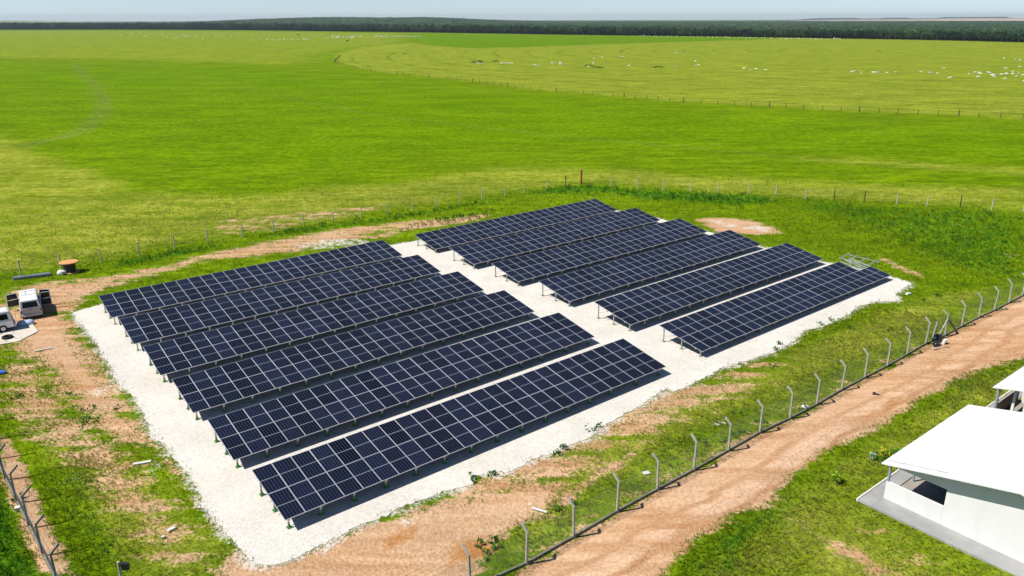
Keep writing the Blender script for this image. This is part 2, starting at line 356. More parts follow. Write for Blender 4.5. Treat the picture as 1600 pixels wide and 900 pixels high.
# ------------------------------------------------------------ ground sheet (fine inside the view, coarse around)
def build_ground():
    fine = np.radians(np.arange(-46, 46.001, .23)); coarse = np.radians(np.arange(46+4, 360-46-1, 4))
    th = np.concatenate([fine, coarse]); n = len(th)
    rr = [6.0]
    while rr[-1] < 45000: rr.append(rr[-1]*(1.0135 if rr[-1] < 3000 else 1.05)+.0)
    rr = np.array(rr); m = len(rr)
    R, T = np.meshgrid(rr, th, indexing='ij'); X = R*np.sin(T); Y = R*np.cos(T)
    P = np.stack([X.ravel(), Y.ravel()], 1); Z = ground_z(P[:, 0], P[:, 1])
    # small unevenness near the camera, away from pad
    near = (1-smooth(140, 260, R.ravel()))
    vis0 = (np.abs(np.degrees(np.arctan2(P[:, 0], P[:, 1]))) < 50) & (near > 0)
    calm = np.ones(len(P)); calm[vis0] = (1-smooth(.1, .5, mask(P[vis0], DIRT[:2])))*smooth(.5, 6, -sdf(P[vis0], pad_w))
    Z = Z+near*calm*(.05*np.sin(P[:, 0]*.7+2*np.sin(P[:, 1]*.31))*np.sin(P[:, 1]*.53+1.3)-.03)
    V = np.c_[P, Z]
    i = np.arange(m-1)[:, None]*n; j = np.arange(n)[None, :]; j2 = (j+1) % n
    Q = np.stack([i+j, i+n+j, i+n+j2, i+j2], -1).reshape(-1, 4)[:, ::-1]
    vis = np.abs(np.degrees(np.arctan2(P[:, 0], P[:, 1]))) < 50
    A = {}
    for nm, sp_ in (('m_dirt', DIRT), ('m_lush', LUSH), ('m_pale', PALE), ('m_bright', BRIGHT), ('m_wet', WET), ('m_white', WHITE)):
        a = np.zeros(len(P)); a[vis] = mask(P[vis], sp_); A[nm] = a
        if nm == 'm_white': a[vis] = np.maximum(a[vis], .82*smooth(-1.3, .1, sdf(P[vis], pad_w)))
    a = np.zeros(len(P)); a[vis] = track_mask(P[vis]); A['m_track'] = a
    V = np.vstack([V, [0, 0, .134]]); c = len(V)-1
    me = np_mesh('ground', V, Q, MAT_GROUND, True, {k: np.append(x, 0) for k, x in A.items()})
    link('ground', me, kind='structure', label='green pasture and bare reddish earth reaching to the horizon')
build_ground()

def jitter_outline(pts, step, amp, seed):
    r_ = np.random.default_rng(seed); out = []
    n = len(pts)
    for i in range(n):
        a, b = np.array(pts[i]), np.array(pts[(i+1) % n]); L = np.hypot(*(b-a)); k = max(1, int(L/step))
        for j in range(k): out.append(a+(b-a)*j/k)
    out = np.array(out); nn_ = len(out)
    j1 = r_.normal(0, 1, (nn_, 2)); j2 = r_.normal(0, 1, (nn_, 2))
    j2 = sum(np.roll(j2, s_, 0) for s_ in range(-3, 4))/2.6
    return out+amp*(.6*j1+.9*j2)
def sheet(name, pts, dz, mat, step=.5, amp=.12, seed=1, label=None):
    o2 = jitter_outline([tuple(q) for q in pts], step, amp, seed)
    bm = bmesh.new(); vs = [bm.verts.new((x, y, gz(x, y)+dz)) for x, y in o2]
    skirt = [bm.verts.new((x, y, gz(x, y)-.25)) for x, y in o2]
    f_ = bm.faces.new(vs)
    for i in range(len(vs)): bm.faces.new((vs[i], skirt[i], skirt[(i+1) % len(vs)], vs[(i+1) % len(vs)]))
    bmesh.ops.triangulate(bm, faces=[f_]); bmesh.ops.recalc_face_normals(bm, faces=bm.faces)
    me = bpy.data.meshes.new(name); bm.to_mesh(me); bm.free(); me.materials.append(mat)
    return link(name, me, kind='structure', label=label)
sheet('gravel_pad', pad_w, .03, MAT_GRAVEL, .22, .09, 3, 'white crushed stone bed under the solar arrays')
def clump_noise(P, s_, seed):
    r_ = np.random.default_rng(seed); v = np.zeros(len(P))
    for k in range(6):
        f = s_*(1.0+.7*k); a = r_.uniform(0, 2*PI); ph = r_.uniform(0, 2*PI)
        v += np.sin((P[:, 0]*math.cos(a)+P[:, 1]*math.sin(a))*f+ph+1.5*np.sin((P[:, 0]*math.sin(a)-P[:, 1]*math.cos(a))*f*.7+ph))/(1+.4*k)
    return v/2.6
def stones():
    o2 = jitter_outline([tuple(q) for q in pad_w], .05, .0, 4); r_ = np.random.default_rng(14); n = len(o2)
    keep = clump_noise(o2, .9, 77) > -.25; o2 = o2[keep]; n = len(o2)
    P = o2+r_.normal(0, .28, (n, 2)); s_ = r_.uniform(.02, .055, n); Z = ground_z(P[:, 0], P[:, 1])+.03
    base = np.array([(1,0,0),(0,1,0),(-1,0,0),(0,-1,0),(0,0,.8),(0,0,-.8)])
    V = base[None]*(s_[:, None, None]*r_.uniform(.6, 1.3, (n, 6, 3)))+np.c_[P, Z][:, None, :]
    Fb = np.array([(0,1,4),(1,2,4),(2,3,4),(3,0,4),(1,0,5),(2,1,5),(3,2,5),(0,3,5)])
    Fc = (Fb[None]+6*np.arange(n)[:, None, None]).reshape(-1, 3)
    link('loose_stones', np_mesh('loose_stones', V.reshape(-1, 3), Fc, MAT_GRAVEL), kind='stuff', label='loose white stones strayed over the edge of the gravel bed', cat='stones')
stones()
# road sheet: same earth as the ground around it
t = NT('reddish_road_earth', 1.0, 0.0)
t.color(dirt_colour(t, .25)); t.bump(t.noise(t.mapping(t.pos(), (.4, 1.5, 1), (0, 0, -AZ)), 2.2, 5, .65), .7, .12)
MAT_ROAD = t.m
road_w = world_poly([(826,905),(900,850),(968,808),(1031,772),(1088,742),(1142,711),(1191,683),(1238,661),(1280,639),(1319,616),(1355,597),(1390,579),(1421,561),(1452,542),(1502,516),(1562,486),(1640,448),
 (1660,505),(1590,540),(1540,556),(1500,572),(1450,596),(1400,622),(1330,660),(1288,680),(1215,735),(1175,765),(1120,790),(1075,815),(1020,852),(975,900),(940,960),(760,960)])
sheet('dirt_road', road_w, .010, MAT_ROAD, .5, .10, 5, 'reddish dirt road running beside the wire mesh fence')

# ------------------------------------------------------------ common materials
ALU = simple('anodised_aluminium', (.62, .62, .66), .38, .5, .55, .06, 2)
GALV = simple('galvanised_steel', (.50, .50, .48), .5, .5, .5, .12, 6)
GREEN = simple('green_primer', (.09, .24, .08), .6, .3, 0, .2, 9)
CONC = simple('fence_concrete', (.40, .385, .33), .9, .1, 0, .18, 5, .3)
CONC_D = simple('weathered_concrete', (.20, .19, .16), .9, .1, 0, .25, 5, .3)
WOODP = simple('dark_fence_wood', (.09, .065, .045), .9, .1, 0, .3, 5)
PALEP = simple('pale_fence_post', (.46, .43, .34), .9, .1, 0, .2, 5)
RED = simple('red_paint', (.36, .05, .03), .6, .3, 0, .1, 3)
WIRE = simple('fence_wire', (.25, .25, .25), .5, .5, .6, .1, 3)
BLACK = simple('black_plastic', (.018, .018, .02), .5, .4, 0, .2, 5)
RUBBER = simple('tyre_rubber', (.022, .022, .022), .85, .2, 0, .2, 5)
WHITEP = simple('white_wall_paint', (.80, .79, .77), .8, .2, 0, .03, 1.2)

t = NT('solar_glass', .10, .17)
o_ = t.obj(); sx = t.n('SeparateXYZ'); t.l(o_, sx.inputs[0])
def line(src, period, off, half):
    fr = t.math('FRACT', t.math('DIVIDE', t.math('ADD', src, off), period))
    d = t.math('ABSOLUTE', t.math('SUBTRACT', fr, .5)); return t.math('GREATER_THAN', d, .5-half/period)
GW, GL = 1.135-.048, 2.28-.048
lx = line(sx.outputs[0], GW/6, -.024, .009)
ly = line(sx.outputs[1], GL/24, -.03, .002)
mid_ = t.math('LESS_THAN', t.math('ABSOLUTE', t.math('SUBTRACT', sx.outputs[1], 1.14)), .016)
inf = t.n('ObjectInfo').outputs['Random']
base = t.mix(inf, (.0035, .0055, .014), (.010, .014, .034))
base = t.mix(t.math('MULTIPLY', lx, .8), base, (.085, .097, .13))
base = t.mix(mid_, base, (.30, .34, .40))
t.color(base); t.b.inputs['Coat Weight'].default_value = 0.0
MAT_GLASS = t.m

# ------------------------------------------------------------ solar arrays
W, L = 1.155, 2.30
TABLES = {'L1': (-35.789, 64.061, -25.042), 'L2': (-31.008, 58.112, -25.04), 'L3': (-26.262, 52.163, -25.021), 'L4': (-21.521, 46.254, -24.985), 'L5': (-16.727, 40.233, -24.928), 'L6': (-11.965, 34.232, -24.843),
 'R1': (-8.912, 85.6, -25.046), 'R2': (-4.142, 79.244, -24.881), 'R3': (.623, 73.408, -24.884), 'R4': (5.346, 67.293, -24.775), 'R5': (10.122, 61.133, -24.654), 'R6': (14.96, 55.675, -24.731)}
def panel_mesh():
    b = MB(); w_, l_, h_, fr = 1.135, 2.28, .035, .024
    b.box((w_/2, fr/2, -h_/2), (w_, fr, h_), mi=0); b.box((w_/2, l_-fr/2, -h_/2), (w_, fr, h_), mi=0)
    b.box((fr/2, l_/2, -h_/2), (fr, l_-2*fr, h_), mi=0); b.box((w_-fr/2, l_/2, -h_/2), (fr, l_-2*fr, h_), mi=0)
    b.add([(fr, fr, -.003), (w_-fr, fr, -.003), (w_-fr, l_-fr, -.003), (fr, l_-fr, -.003)], [(0, 1, 2, 3)], 1)
    b.add([(fr, fr, -.012), (w_-fr, fr, -.012), (w_-fr, l_-fr, -.012), (fr, l_-fr, -.012)], [(3, 2, 1, 0)], 2)
    return b.mesh('solar_panel', [ALU, MAT_GLASS, simple('panel_backsheet', (.03, .03, .03), .7, .2, 0, .03)])
PANEL = panel_mesh()
FOOT = MB().box((0, 0, .012), (.26, .26, .024)).tube([(0, 0, .02), (0, 0, .30)], [.085, .055], 6).mesh('foot', GREEN)
FOOTP = MB().box((0, 0, .012), (.24, .24, .024)).tube([(0, 0, .02), (0, 0, .18)], [.07, .05], 6).mesh('foot', simple('pale_green_primer', (.30, .36, .24), .6))
LABEL = {
 'L1': 'rearmost solar array of the left block, next to the bare earth track',
 'L2': 'solar array second from the back in the left block',
 'L3': 'solar array third from the back in the left block',
 'L4': 'solar array third from the front in the left block',
 'L5': 'solar array second from the front in the left block',
 'L6': 'frontmost solar array of the left block, nearest to the camera',
 'R1': 'rearmost solar array of the right block, farthest from the camera',
 'R2': 'solar array second from the back in the right block',
 'R3': 'solar array third from the back in the right block',
 'R4': 'solar array third from the front in the right block',
 'R5': 'solar array second from the front in the right block, lit gravel strip before it',
 'R6': 'frontmost solar array of the right block, its upper row two panels short'}
LEGU = [.25, 1.85, 3.6, 5.35, 7.1, 8.85, 10.6, 12.35, 14.1, 15.85, 17.6, 19.4, 21.2, 23.4, 25.6]
R_tilt = Matrix.Rotation(TILT, 4, 'X'); R_sl = Matrix.Rotation(-SLOPE, 4, 'Y')
def table(key):
    x, y, z = TABLES[key]; z += CAMH; g0 = gz(x, y)
    root = link('solar_array', None, loc=(x, y, g0), rotz=AZ, label=LABEL[key], cat='solar array', group='solar arrays in two blocks on white gravel')
    zl = z-g0
    T0 = Matrix.Translation((0, 0, zl))@R_sl@R_tilt
    for r_ in range(2):
        n = 24 if (key == 'R6' and r_ == 1) else 26
        for i in range(n):
            link('solar_panel', PANEL, root, mat=T0@Matrix.Translation((i*W+.01, r_*L+.01, 0))@Matrix.Rotation(rng.normal(0, .003), 4, 'X')@Matrix.Rotation(rng.normal(0, .002), 4, 'Y'))
    for vv in (.28, .78, 1.25, 1.72):
        y_ = vv*L; nn_ = 26.0
        b = MB().box((nn_*W/2, y_, -.075), (nn_*W+.1 if vv < 1 else nn_*W+(.0), .05, .06))
        link('purlin', b.mesh('purlin', GALV), root, mat=T0)
    if key == 'R6':
        b = MB()
        for k in (24.3, 25.0, 25.9): b.box((k*W, 1.5*L, -.02), (.06, L, .05))
        link('bare_rail', b.mesh('bare_rail', ALU), root, mat=T0, label='bare aluminium rails where two panels are missing')
    leg_m = {}
    gslope = .01017*math.cos(AZ)
    for u in LEGU:
        for v_ in (.13, .98, 1.83):
            top = T0@Vector((u*W, v_*L, -.16)); gl = gslope*top.x
            foot_z = gl+.05 if True else 0
            h_ = top.z-foot_z
            kk = (v_, round(h_, 1))
            if kk not in leg_m: leg_m[kk] = MB().box((0, 0, h_/2), (.10, .055, h_)).box((0, .035, h_/2), (.018, .03, h_)).box((0, 0, h_-.03), (.05, .22, .1)).mesh('leg', GALV)
            lg = link('leg', leg_m[kk], root, (top.x, top.y, foot_z))
            link('foot', FOOT if key in ('L3', 'L4', 'L5', 'L6') else FOOTP, lg, (0, 0, 0))
        a = T0@Vector((u*W, .02*L, -.135)); b_ = T0@Vector((u*W, 1.97*L, -.135))
        if 'raf' not in leg_m: leg_m['raf'] = MB().bar((0, 0, 0), b_-a, .05, .08).mesh('rafter', GALV)
        link('rafter', leg_m['raf'], root, a)
        c1 = T0@Vector((u*W, 1.83*L, -.2)); a2 = Vector((c1.x+.03, c1.y, gslope*c1.x+.5)); b2 = T0@Vector((u*W, 1.25*L, -.18))
        b2 = Vector((a2.x, b2.y, b2.z))
        if 'br' not in leg_m: leg_m['br'] = MB().bar((0, 0, 0), b2-a2, .04, .04).mesh('brace', GALV)
        link('brace', leg_m['br'], root, a2)
for k_ in TABLES: table(k_)

# ------------------------------------------------------------ loose rails beyond the frontmost right array
bx = link('rail_stack', None, loc=gp(1340, 411), rotz=AZ, label='bare metal rails on the grass past the short upper panel row', cat='rails')
for dy_ in (-1.6, -.5, .6, 1.6):
    link('rail', MB().box((0, dy_, .35), (.08, .08, .05)).bar((-1.0, dy_, .34), (1.6, dy_+.2, .42), .07, .06).mesh('rail', ALU), bx)
for dx_ in (-.7, 1.2):
    link('support', MB().bar((dx_, -1.8, .3), (dx_, 1.8, .32), .06).bar((dx_, -1.6, -.05), (dx_, -1.6, .3), .06).bar((dx_, 1.6, -.05), (dx_, 1.6, .3), .06).mesh('support', GALV), bx)

# ------------------------------------------------------------ fences
def fence(name, label, cat, posts, make_post, wires=(), arm_dir=None, wmat=WIRE, wr=.006):
    o0 = posts[0]; root = link(name, None, loc=o0, label=label, cat=cat)
    for i, P in enumerate(posts):
        make_post(i, P-o0, root)
    for h_ in wires:
        off = Vector((0, 0, 0))
        if isinstance(h_, tuple): off = arm_dir*h_[0]; h_ = h_[1]
        b = MB(); pts = []
        for a, c in zip(posts[:-1], posts[1:]):
            pts.append(a-o0+off+Vector((0, 0, h_))); pts.append((a+c)/2-o0+off+Vector((0, 0, h_-.012)))
        pts.append(posts[-1]-o0+off+Vector((0, 0, h_)))
        b.tube(pts, wr, 3); link('wire', b.mesh('wire', wmat), root)
    return root, o0
def post_along(pxs): return [gp(*p) for p in pxs]

# concrete fence along the road, arms leaning in over the grass
A_, B_ = gp(822.5, 882), gp(1446, 539)
dirR = (B_-A_); nseg = 12; stepR = dirR/nseg
right_posts = []
pxR = [(735,921),(822.5,882),(896.3,840),(964,800.5),(1027,766),(1084,735.5),(1138,705),(1187,677),(1234,655),(1276,633),(1315,610),(1351,591),(1386,573),(1417,555),(1446,538),(1476,525),(1502,511),(1529,497),(1553,486),(1576,474),(1597,463)]
right_posts = post_along(pxR); d0 = right_posts[1]-right_posts[2]
right_posts = [right_posts[0]+d0*1.0]+right_posts
dE = (right_posts[-1]-right_posts[-2]); right_posts += [right_posts[-1]+dE*k for k in (1, 2, 3, 4)]
inR = Vector((-math.sin(AZ), math.cos(AZ), 0))*.92+EX*(-.1)
def conc_post(side, mat):
    def f_(i, q, root):
        hh = 1.93+.04*math.sin(i*2.3)
        b = MB().box((0, 0, hh/2-.1), (.115, .115, hh+.2), Matrix.Rotation(AZ, 3, 'Z'), taper=.85)
        a = Vector((0, 0, hh-.03)); e = a+side*.42+Vector((0, 0, .40)); b.bar(a, e, .10, .10)
        o = link('post', b.mesh('post', mat), root, q)
        o.rotation_euler = (.022*math.sin(i*4.7), .022*math.cos(i*3.3), .05*math.sin(i*2.9))
    return f_
fr, o0 = fence('mesh_fence', 'long wire mesh fence on bent concrete posts between the arrays and the dirt road', 'fence', right_posts, conc_post(inR.normalized(), CONC),
      [(.12, 2.02), (.24, 2.14), (.38, 2.29), 1.88, 1.0, .1], inR.normalized())
t = NT('chain_link_wire', .5, .5)
o_ = t.n('UVMap').outputs[0]; sx = t.n('SeparateXYZ'); t.l(o_, sx.inputs[0])
def dl(sign):
    s_ = t.math('ADD', sx.outputs[0], t.math('MULTIPLY', sx.outputs[1], sign)); fr_ = t.math('FRACT', t.math('DIVIDE', s_, .085))
    return t.math('LESS_THAN', fr_, .075)
mk = t.math('MAXIMUM', dl(1.0), dl(-1.0)); t.color((.55, .56, .53)); t.b.inputs['Metallic'].default_value = .2
tr = t.n('BsdfTransparent'); mx = t.n('MixShader'); t.l(mk, mx.inputs[0]); t.l(tr.outputs[0], mx.inputs[1]); t.l(t.b.outputs[0], mx.inputs[2]); t.l(mx.outputs[0], t.out.inputs[0])
MAT_MESH = t.m
def mesh_strip(posts, o0, root, h0, h1):
    me = bpy.data.meshes.new('wire_mesh'); V = []; Fc = []; UV = []; s_ = 0
    for i, P in enumerate(posts):
        if i: s_ += (P-posts[i-1]).length
        V += [tuple(P-o0+Vector((0, 0, h0))), tuple(P-o0+Vector((0, 0, h1)))]; UV += [(s_, h0), (s_, h1)]
    for i in range(len(posts)-1): Fc.append((2*i, 2*i+2, 2*i+3, 2*i+1))
    me.from_pydata(V, [], Fc); uv = me.uv_layers.new(name='UVMap')
    for lp in me.loops: uv.data[lp.index].uv = UV[lp.vertex_index]
    me.materials.append(MAT_MESH); link('wire_mesh', me, root)
mesh_strip(right_posts, o0, fr, .08, 1.88)
def kerb(posts, o0, root, mat):
    b = MB()
    for a, c in zip(posts[:-1], posts[1:]):
        a2 = a-o0+Vector((0, 0, .06)); c2 = c-o0+Vector((0, 0, .06)); d = (c2-a2).normalized()*.055
        b.bar(a2+d, c2-d, .09, .17)
    link('kerb', b.mesh('kerb', mat), root)
kerb(right_posts, o0, fr, CONC_D)
# braces of the heavier corner post
cb = right_posts[16]
link('brace', MB().bar(cb-o0+Vector((0,0,1.55)), cb-o0+EX*1.5+Vector((.25,-.3,.02)), .11).mesh('brace', CONC_D), fr, label='dark diagonal brace of the corner post')
link('brace', MB().bar(cb-o0+Vector((0,0,1.55)), cb-o0-EX*1.6+Vector((0,0,.02)), .10).mesh('brace', CONC), fr)

# left concrete fence
bases = [(46,824),(67.5,867.5)]
PL1, PL2 = gp(46, 824), gp(67.5, 867.5); stL = PL2-PL1
pl = [PL1+stL*k for k in range(-9, 5)]
pl = [Vector((q.x, q.y, gz(q.x, q.y))) for q in pl]
inL = Vector((EX.x, EX.y, 0))
fl_, o1 = fence('left_mesh_fence', 'weathered concrete post fence in the lower left corner between dark grass and bare soil', 'fence', pl, conc_post(inL, CONC_D), [(.2, 2.1), (.38, 2.29), 1.88, 1.0], inL)
fl_.name = 'mesh_fence'
mesh_strip(pl, o1, fl_, .08, 1.88); kerb(pl, o1, fl_, CONC_D)

# post and wire fence behind the arrays
mid = [(-40,447),(33,430),(96,418.8),(158.8,408.8),(218,399.3),(273,387.5),(325,378),(379.5,370.5),(428,362.5),(475,353),(521,347.5),(564.5,340),(605.5,335.8),(645,328),(682.5,323),(718.5,318.8),(753.5,311.8),(789,307),(818.8,303.8),(853.8,296.3),(883.8,291),(908,287.5),
 (955,291.3),(995.5,295),(1036,297.5),(1078.5,299),(1122,302),(1168.8,303.3),(1212.5,305),(1258,311.3),(1303,312.5),(1350,315.5),(1401,318.8),(1448,321.8),(1500,323.8),(1549,328),(1599,331),(1652,334)]
MIDP = post_along(mid); dark_i = {20, 30, 31, 34}
def mid_post(i, q, root):
    if i == 21:
        p_ = link('post', MB().tube([(0, 0, -.1), (0, 0, 2.35)], .15, 8).mesh('post', RED), root, q, label='thick red painted corner post')
        link('cap', MB().tube([(0, 0, 2.35), (0, 0, 2.45)], [.16, .15], 8).mesh('cap', CONC), p_)
    else:
        h_ = 1.62+.1*math.sin(i*1.7); lean = Vector((.04*math.sin(i*3.1), 0, 0))
        m_ = WOODP if i in dark_i else PALEP
        link('post', MB().tube([(0, 0, -.1), lean+Vector((0, 0, h_))], [.085, .07], 6).mesh('post', m_), root, q, label='dark wooden fence post' if i in dark_i else None)
fence('post_and_wire_fence', 'pale posts with thin wires crossing the pasture just behind the solar arrays', 'fence', MIDP, mid_post, [.4, .8, 1.2, 1.5], wr=.005)

# far dark fence round the pivot field
far_px = [(531,88),(528,91.5),(525,94.5),(522,98),(532,101),(546,104.5),(560,108),(580,111.2),(600,114),(620,116.2),(640,118),(670,121),(700,123.5),(728,126.5),(749,130),(772,133.5),(793,136),(817,139),(843,141.5),(868.8,143.3),(896.8,145.5),(926,148.6),(958,151),(992.5,154),(1010.5,155.5),(1046,158.5),(1068,159.7),(1095,161.5),(1121,162.8),(1147.5,165),(1174,166),(1202,167.5),(1227.5,168.8),(1255,170.5),(1285,172),(1314,173.8),(1342.5,175),(1372.8,176.5),(1402.5,177.8),(1434,179.3),(1465.8,180.5),(1497.5,181.9),(1529,183.3),(1562.5,184.7),(1597.5,186.6),(1640,188.5)]
fp = post_along(far_px); path = []
for a, c in zip(fp[:-1], fp[1:]):
    k = max(1, round((c-a).length/6.2))
    for j in range(k): q = a+(c-a)*j/k; path.append(Vector((q.x, q.y, gz(q.x, q.y))))
FPM = MB().tube([(0, 0, -.1), (0, 0, 1.35)], [.10, .085], 5).mesh('post', WOODP)
FPM2 = MB().tube([(0, 0, -.1), (0, 0, 1.65)], [.15, .14], 5).mesh('post', WOODP)
fence('far_pasture_fence', 'thin dark fence curving through the far pasture between bright and pale grass', 'fence', path,
      lambda i, q, root: link('post', FPM2 if i % 5 == 0 else FPM, root, q), [.5, 1.2], wr=.012, wmat=WOODP)

# ------------------------------------------------------------ white houses at the lower right
W0 = gp(1380, 780); EQ = -EH      # local x = EX (away), local -y = EQ
t = NT('white_sheet_roof', .45, .4)
o_ = t.obj(); n1 = t.noise(o_, .5, 4); n2_ = t.noise(t.mapping(o_, (.15, 3, 1)), .8, 4)
t.color(t.mix(t.ramp(n2_, .3, .75), (.70, .705, .70), (.80, .80, .79)))
MAT_ROOF = t.m
t = NT('aged_white_plaster', .85, .15)
o_ = t.obj(); n1 = t.noise(t.mapping(o_, (1, 1, .25)), 1.4, 5, .6)
t.color(t.mix(t.ramp(n1, .35, .8), (.72, .715, .70), (.66, .655, .64))); MAT_PLASTER = t.m
SLAB = simple('cement_walkway', (.33, .33, .32), .9, .1, 0, .12, .8, .2)
PIPE = simple('blue_grey_paint', (.26, .31, .36), .5, .4, 0, .08)
DARKIN = simple('dark_doorway', (.03, .025, .02), .7)
FLOOR = simple('porch_floor_tile', (.32, .29, .25), .6, .3, 0, .1, 1)
def house(loc, label, floor_label=None, second=False):
    # local frame: x away along the arrays, y to the left of it, so q (toward lower right) = -y
    h = link('white_house', None, loc=loc, rotz=AZ, label=label, cat='house')
    sl_ = .235; RX0, RX1 = -.80, 9.95 if not second else 12.0
    eave = 2.60; ridge_q = 6.4; yE = .10
    def zr(q): return eave+sl_*(q+.1) if q < ridge_q else eave+sl_*(ridge_q+.1)-sl_*(q-ridge_q)
    # wall: south-west gable, with porch cut out q 0..3.05
    b = MB(); g1 = zr(3.05)-.10
    D = 12.6
    if not second:
        b.add([(0, -3.05, 0), (0, -ridge_q, 0), (0, -D, 0), (0, -D, zr(D)-.1), (0, -ridge_q, zr(ridge_q)-.1), (0, -3.05, g1),
               (.15, -3.05, 0), (.15, -ridge_q, 0), (.15, -D, 0), (.15, -D, zr(D)-.1), (.15, -ridge_q, zr(ridge_q)-.1), (.15, -3.05, g1)],
              [(0, 1, 4, 5), (1, 2, 3, 4), (11, 10, 7, 6), (10, 9, 8, 7), (0, 5, 11, 6), (5, 4, 10, 11), (4, 3, 9, 10), (3, 2, 8, 9)])
        # beam over the porch opening
        b.add([(0, -.0, 2.22), (0, -3.05, 2.22), (0, -3.05, g1), (0, 0, zr(0)-.1), (.15, 0, 2.22), (.15, -3.05, 2.22), (.15, -3.05, g1), (.15, 0, zr(0)-.1)],
              [(0, 1, 2, 3), (7, 6, 5, 4), (0, 4, 5, 1), (0, 3, 7, 4), (3, 2, 6, 7)])
    else:
        b.box((.075, -1.0, 1.35), (.15, .15, 2.7)) 
        b.add([(0, -1.6, 0), (0, -D, 0), (0, -D, zr(D)-.1), (0, -ridge_q, zr(ridge_q)-.1), (0, -1.6, zr(1.6)-.1), (.15, -1.6, 0), (.15, -D, 0), (.15, -D, zr(D)-.1), (.15, -ridge_q, zr(ridge_q)-.1), (.15, -1.6, zr(1.6)-.1)],
              [(0, 1, 2, 3, 4), (9, 8, 7, 6, 5), (0, 4, 9, 5)])
    # back and side walls of the rooms
    b.box((4.6, -(3.05+D)/2, 1.2), (.15, D-3.05, 2.4) if False else (.15, .15, 2.4))
    b.box(((RX1-.8)/2+2.0, -3.2, 1.45), (RX1-.8-4.0, .15, 2.9)) if not second else b.box((7.5, -3.2, 1.45), (9, .15, 2.9))
    b.box((4.1, -1.7, 1.45), (.15, 2.85, 2.7))
    b.box((RX1-.8, -D/2, 1.2), (.15, D-.6, 2.4))
    b.box((RX1/2-.5, -D+.2, 1.0), (RX1-.8, .15, 2.0))
    link('wall', b.mesh('wall', MAT_PLASTER), h)
    # roof: two slopes, thin, with raised seams and trimmed edges
    r_ = MB(); th = .07
    q0, q1 = -.10, ridge_q; q2 = D+.6
    for qa, qb in ((q0, q1), (q1, q2)):
        za, zb = zr(qa), zr(qb)
        r_.add([(RX0, -qa, za), (RX1, -qa, za), (RX1, -qb, zb), (RX0, -qb, zb), (RX0, -qa, za-th), (RX1, -qa, za-th), (RX1, -qb, zb-th), (RX0, -qb, zb-th)],
               [(0, 1, 2, 3), (7, 6, 5, 4), (0, 4, 5, 1), (1, 5, 6, 2), (2, 6, 7, 3), (3, 7, 4, 0)])
    rf = link('roof', r_.mesh('roof', MAT_ROOF), h)
    s_ = MB(); 
    for k in range(1, int((RX1-RX0)/.98)+1):
        xx = RX0+k*.98
        if xx > RX1-.1: break
        for qa, qb in ((q0+.02, q1), (q1, q2-.02)):
            s_.bar((xx, -qa, zr(qa)+.012), (xx, -qb, zr(qb)+.012), .03, .028)
    link('seam', s_.mesh('seam', MAT_ROOF), rf)
    if not second:
        link('flashing', MB().bar((-.35, -.1, zr(.1)+.022), (-.35, -3.0, zr(3.0)+.022), .05, .03).mesh('flashing', simple('grey_sealant', (.4, .4, .38), .8)), rf, label='thin grey sealed seam near the roof edge')
    link('porch_floor', MB().box((2.05, -1.6, .05), (4.1, 3.1, .10)).mesh('porch_floor', FLOOR), h)
    if not second:
        link('parapet', MB().box((.075, -1.52, .58), (.15, 3.05, 1.16)).mesh('parapet', MAT_PLASTER), h)
        link('column', MB().tube([(.10, -.05, 1.16), (.10, -.05, 2.56)], .075, 12).mesh('column', PIPE), h)
        link('column', MB().tube([(2.9, -.25, .1), (2.9, -.25, 2.5)], .06, 10).mesh('column', PIPE), h)
        link('door', MB().box((4.02, -1.9, 1.1), (.04, .85, 2.0)).mesh('door', DARKIN), h)
    else:
        link('parapet', MB().box((.95, .0, .55), (1.25, .10, 1.1)).box((2.3, .0, .55), (1.35, .10, 1.1)).box((3.6, .0, .55), (1.15, .10, 1.1)).mesh('parapet', simple('plank_parapet', (.36, .30, .24), .8, .2, 0, .1)), h)
        link('column', MB().tube([(.15, -.0, .0), (.15, -.0, 2.56)], .09, 12).mesh('column', PIPE), h)
    # raised walkway round the house
    wk = MB().box(((-1.25+RX1)/2, .40, .03), (RX1+1.25, .78, .14)).box((-.62, -6.35, .03), (1.23, 12.7, .14))
    link('walkway', wk.mesh('walkway', SLAB), h)
    link('walkway_edge', MB().box(((-1.25+RX1)/2, .84, .05), (RX1+1.3, .09, .19)).mesh('walkway_edge', simple('pale_edge', (.66, .63, .56), .9, .1, 0, .1, 2)), h)
    return h
house((W0.x, W0.y, W0.z), 'nearest white house in the lower right corner with wide metal roof and open porch')
W1 = W0+EX*14.3; W1.z = gz(W1.x, W1.y)
house((W1.x, W1.y, W1.z), 'second white roofed house at the right edge, partly hidden behind the nearest white roof', second=True)

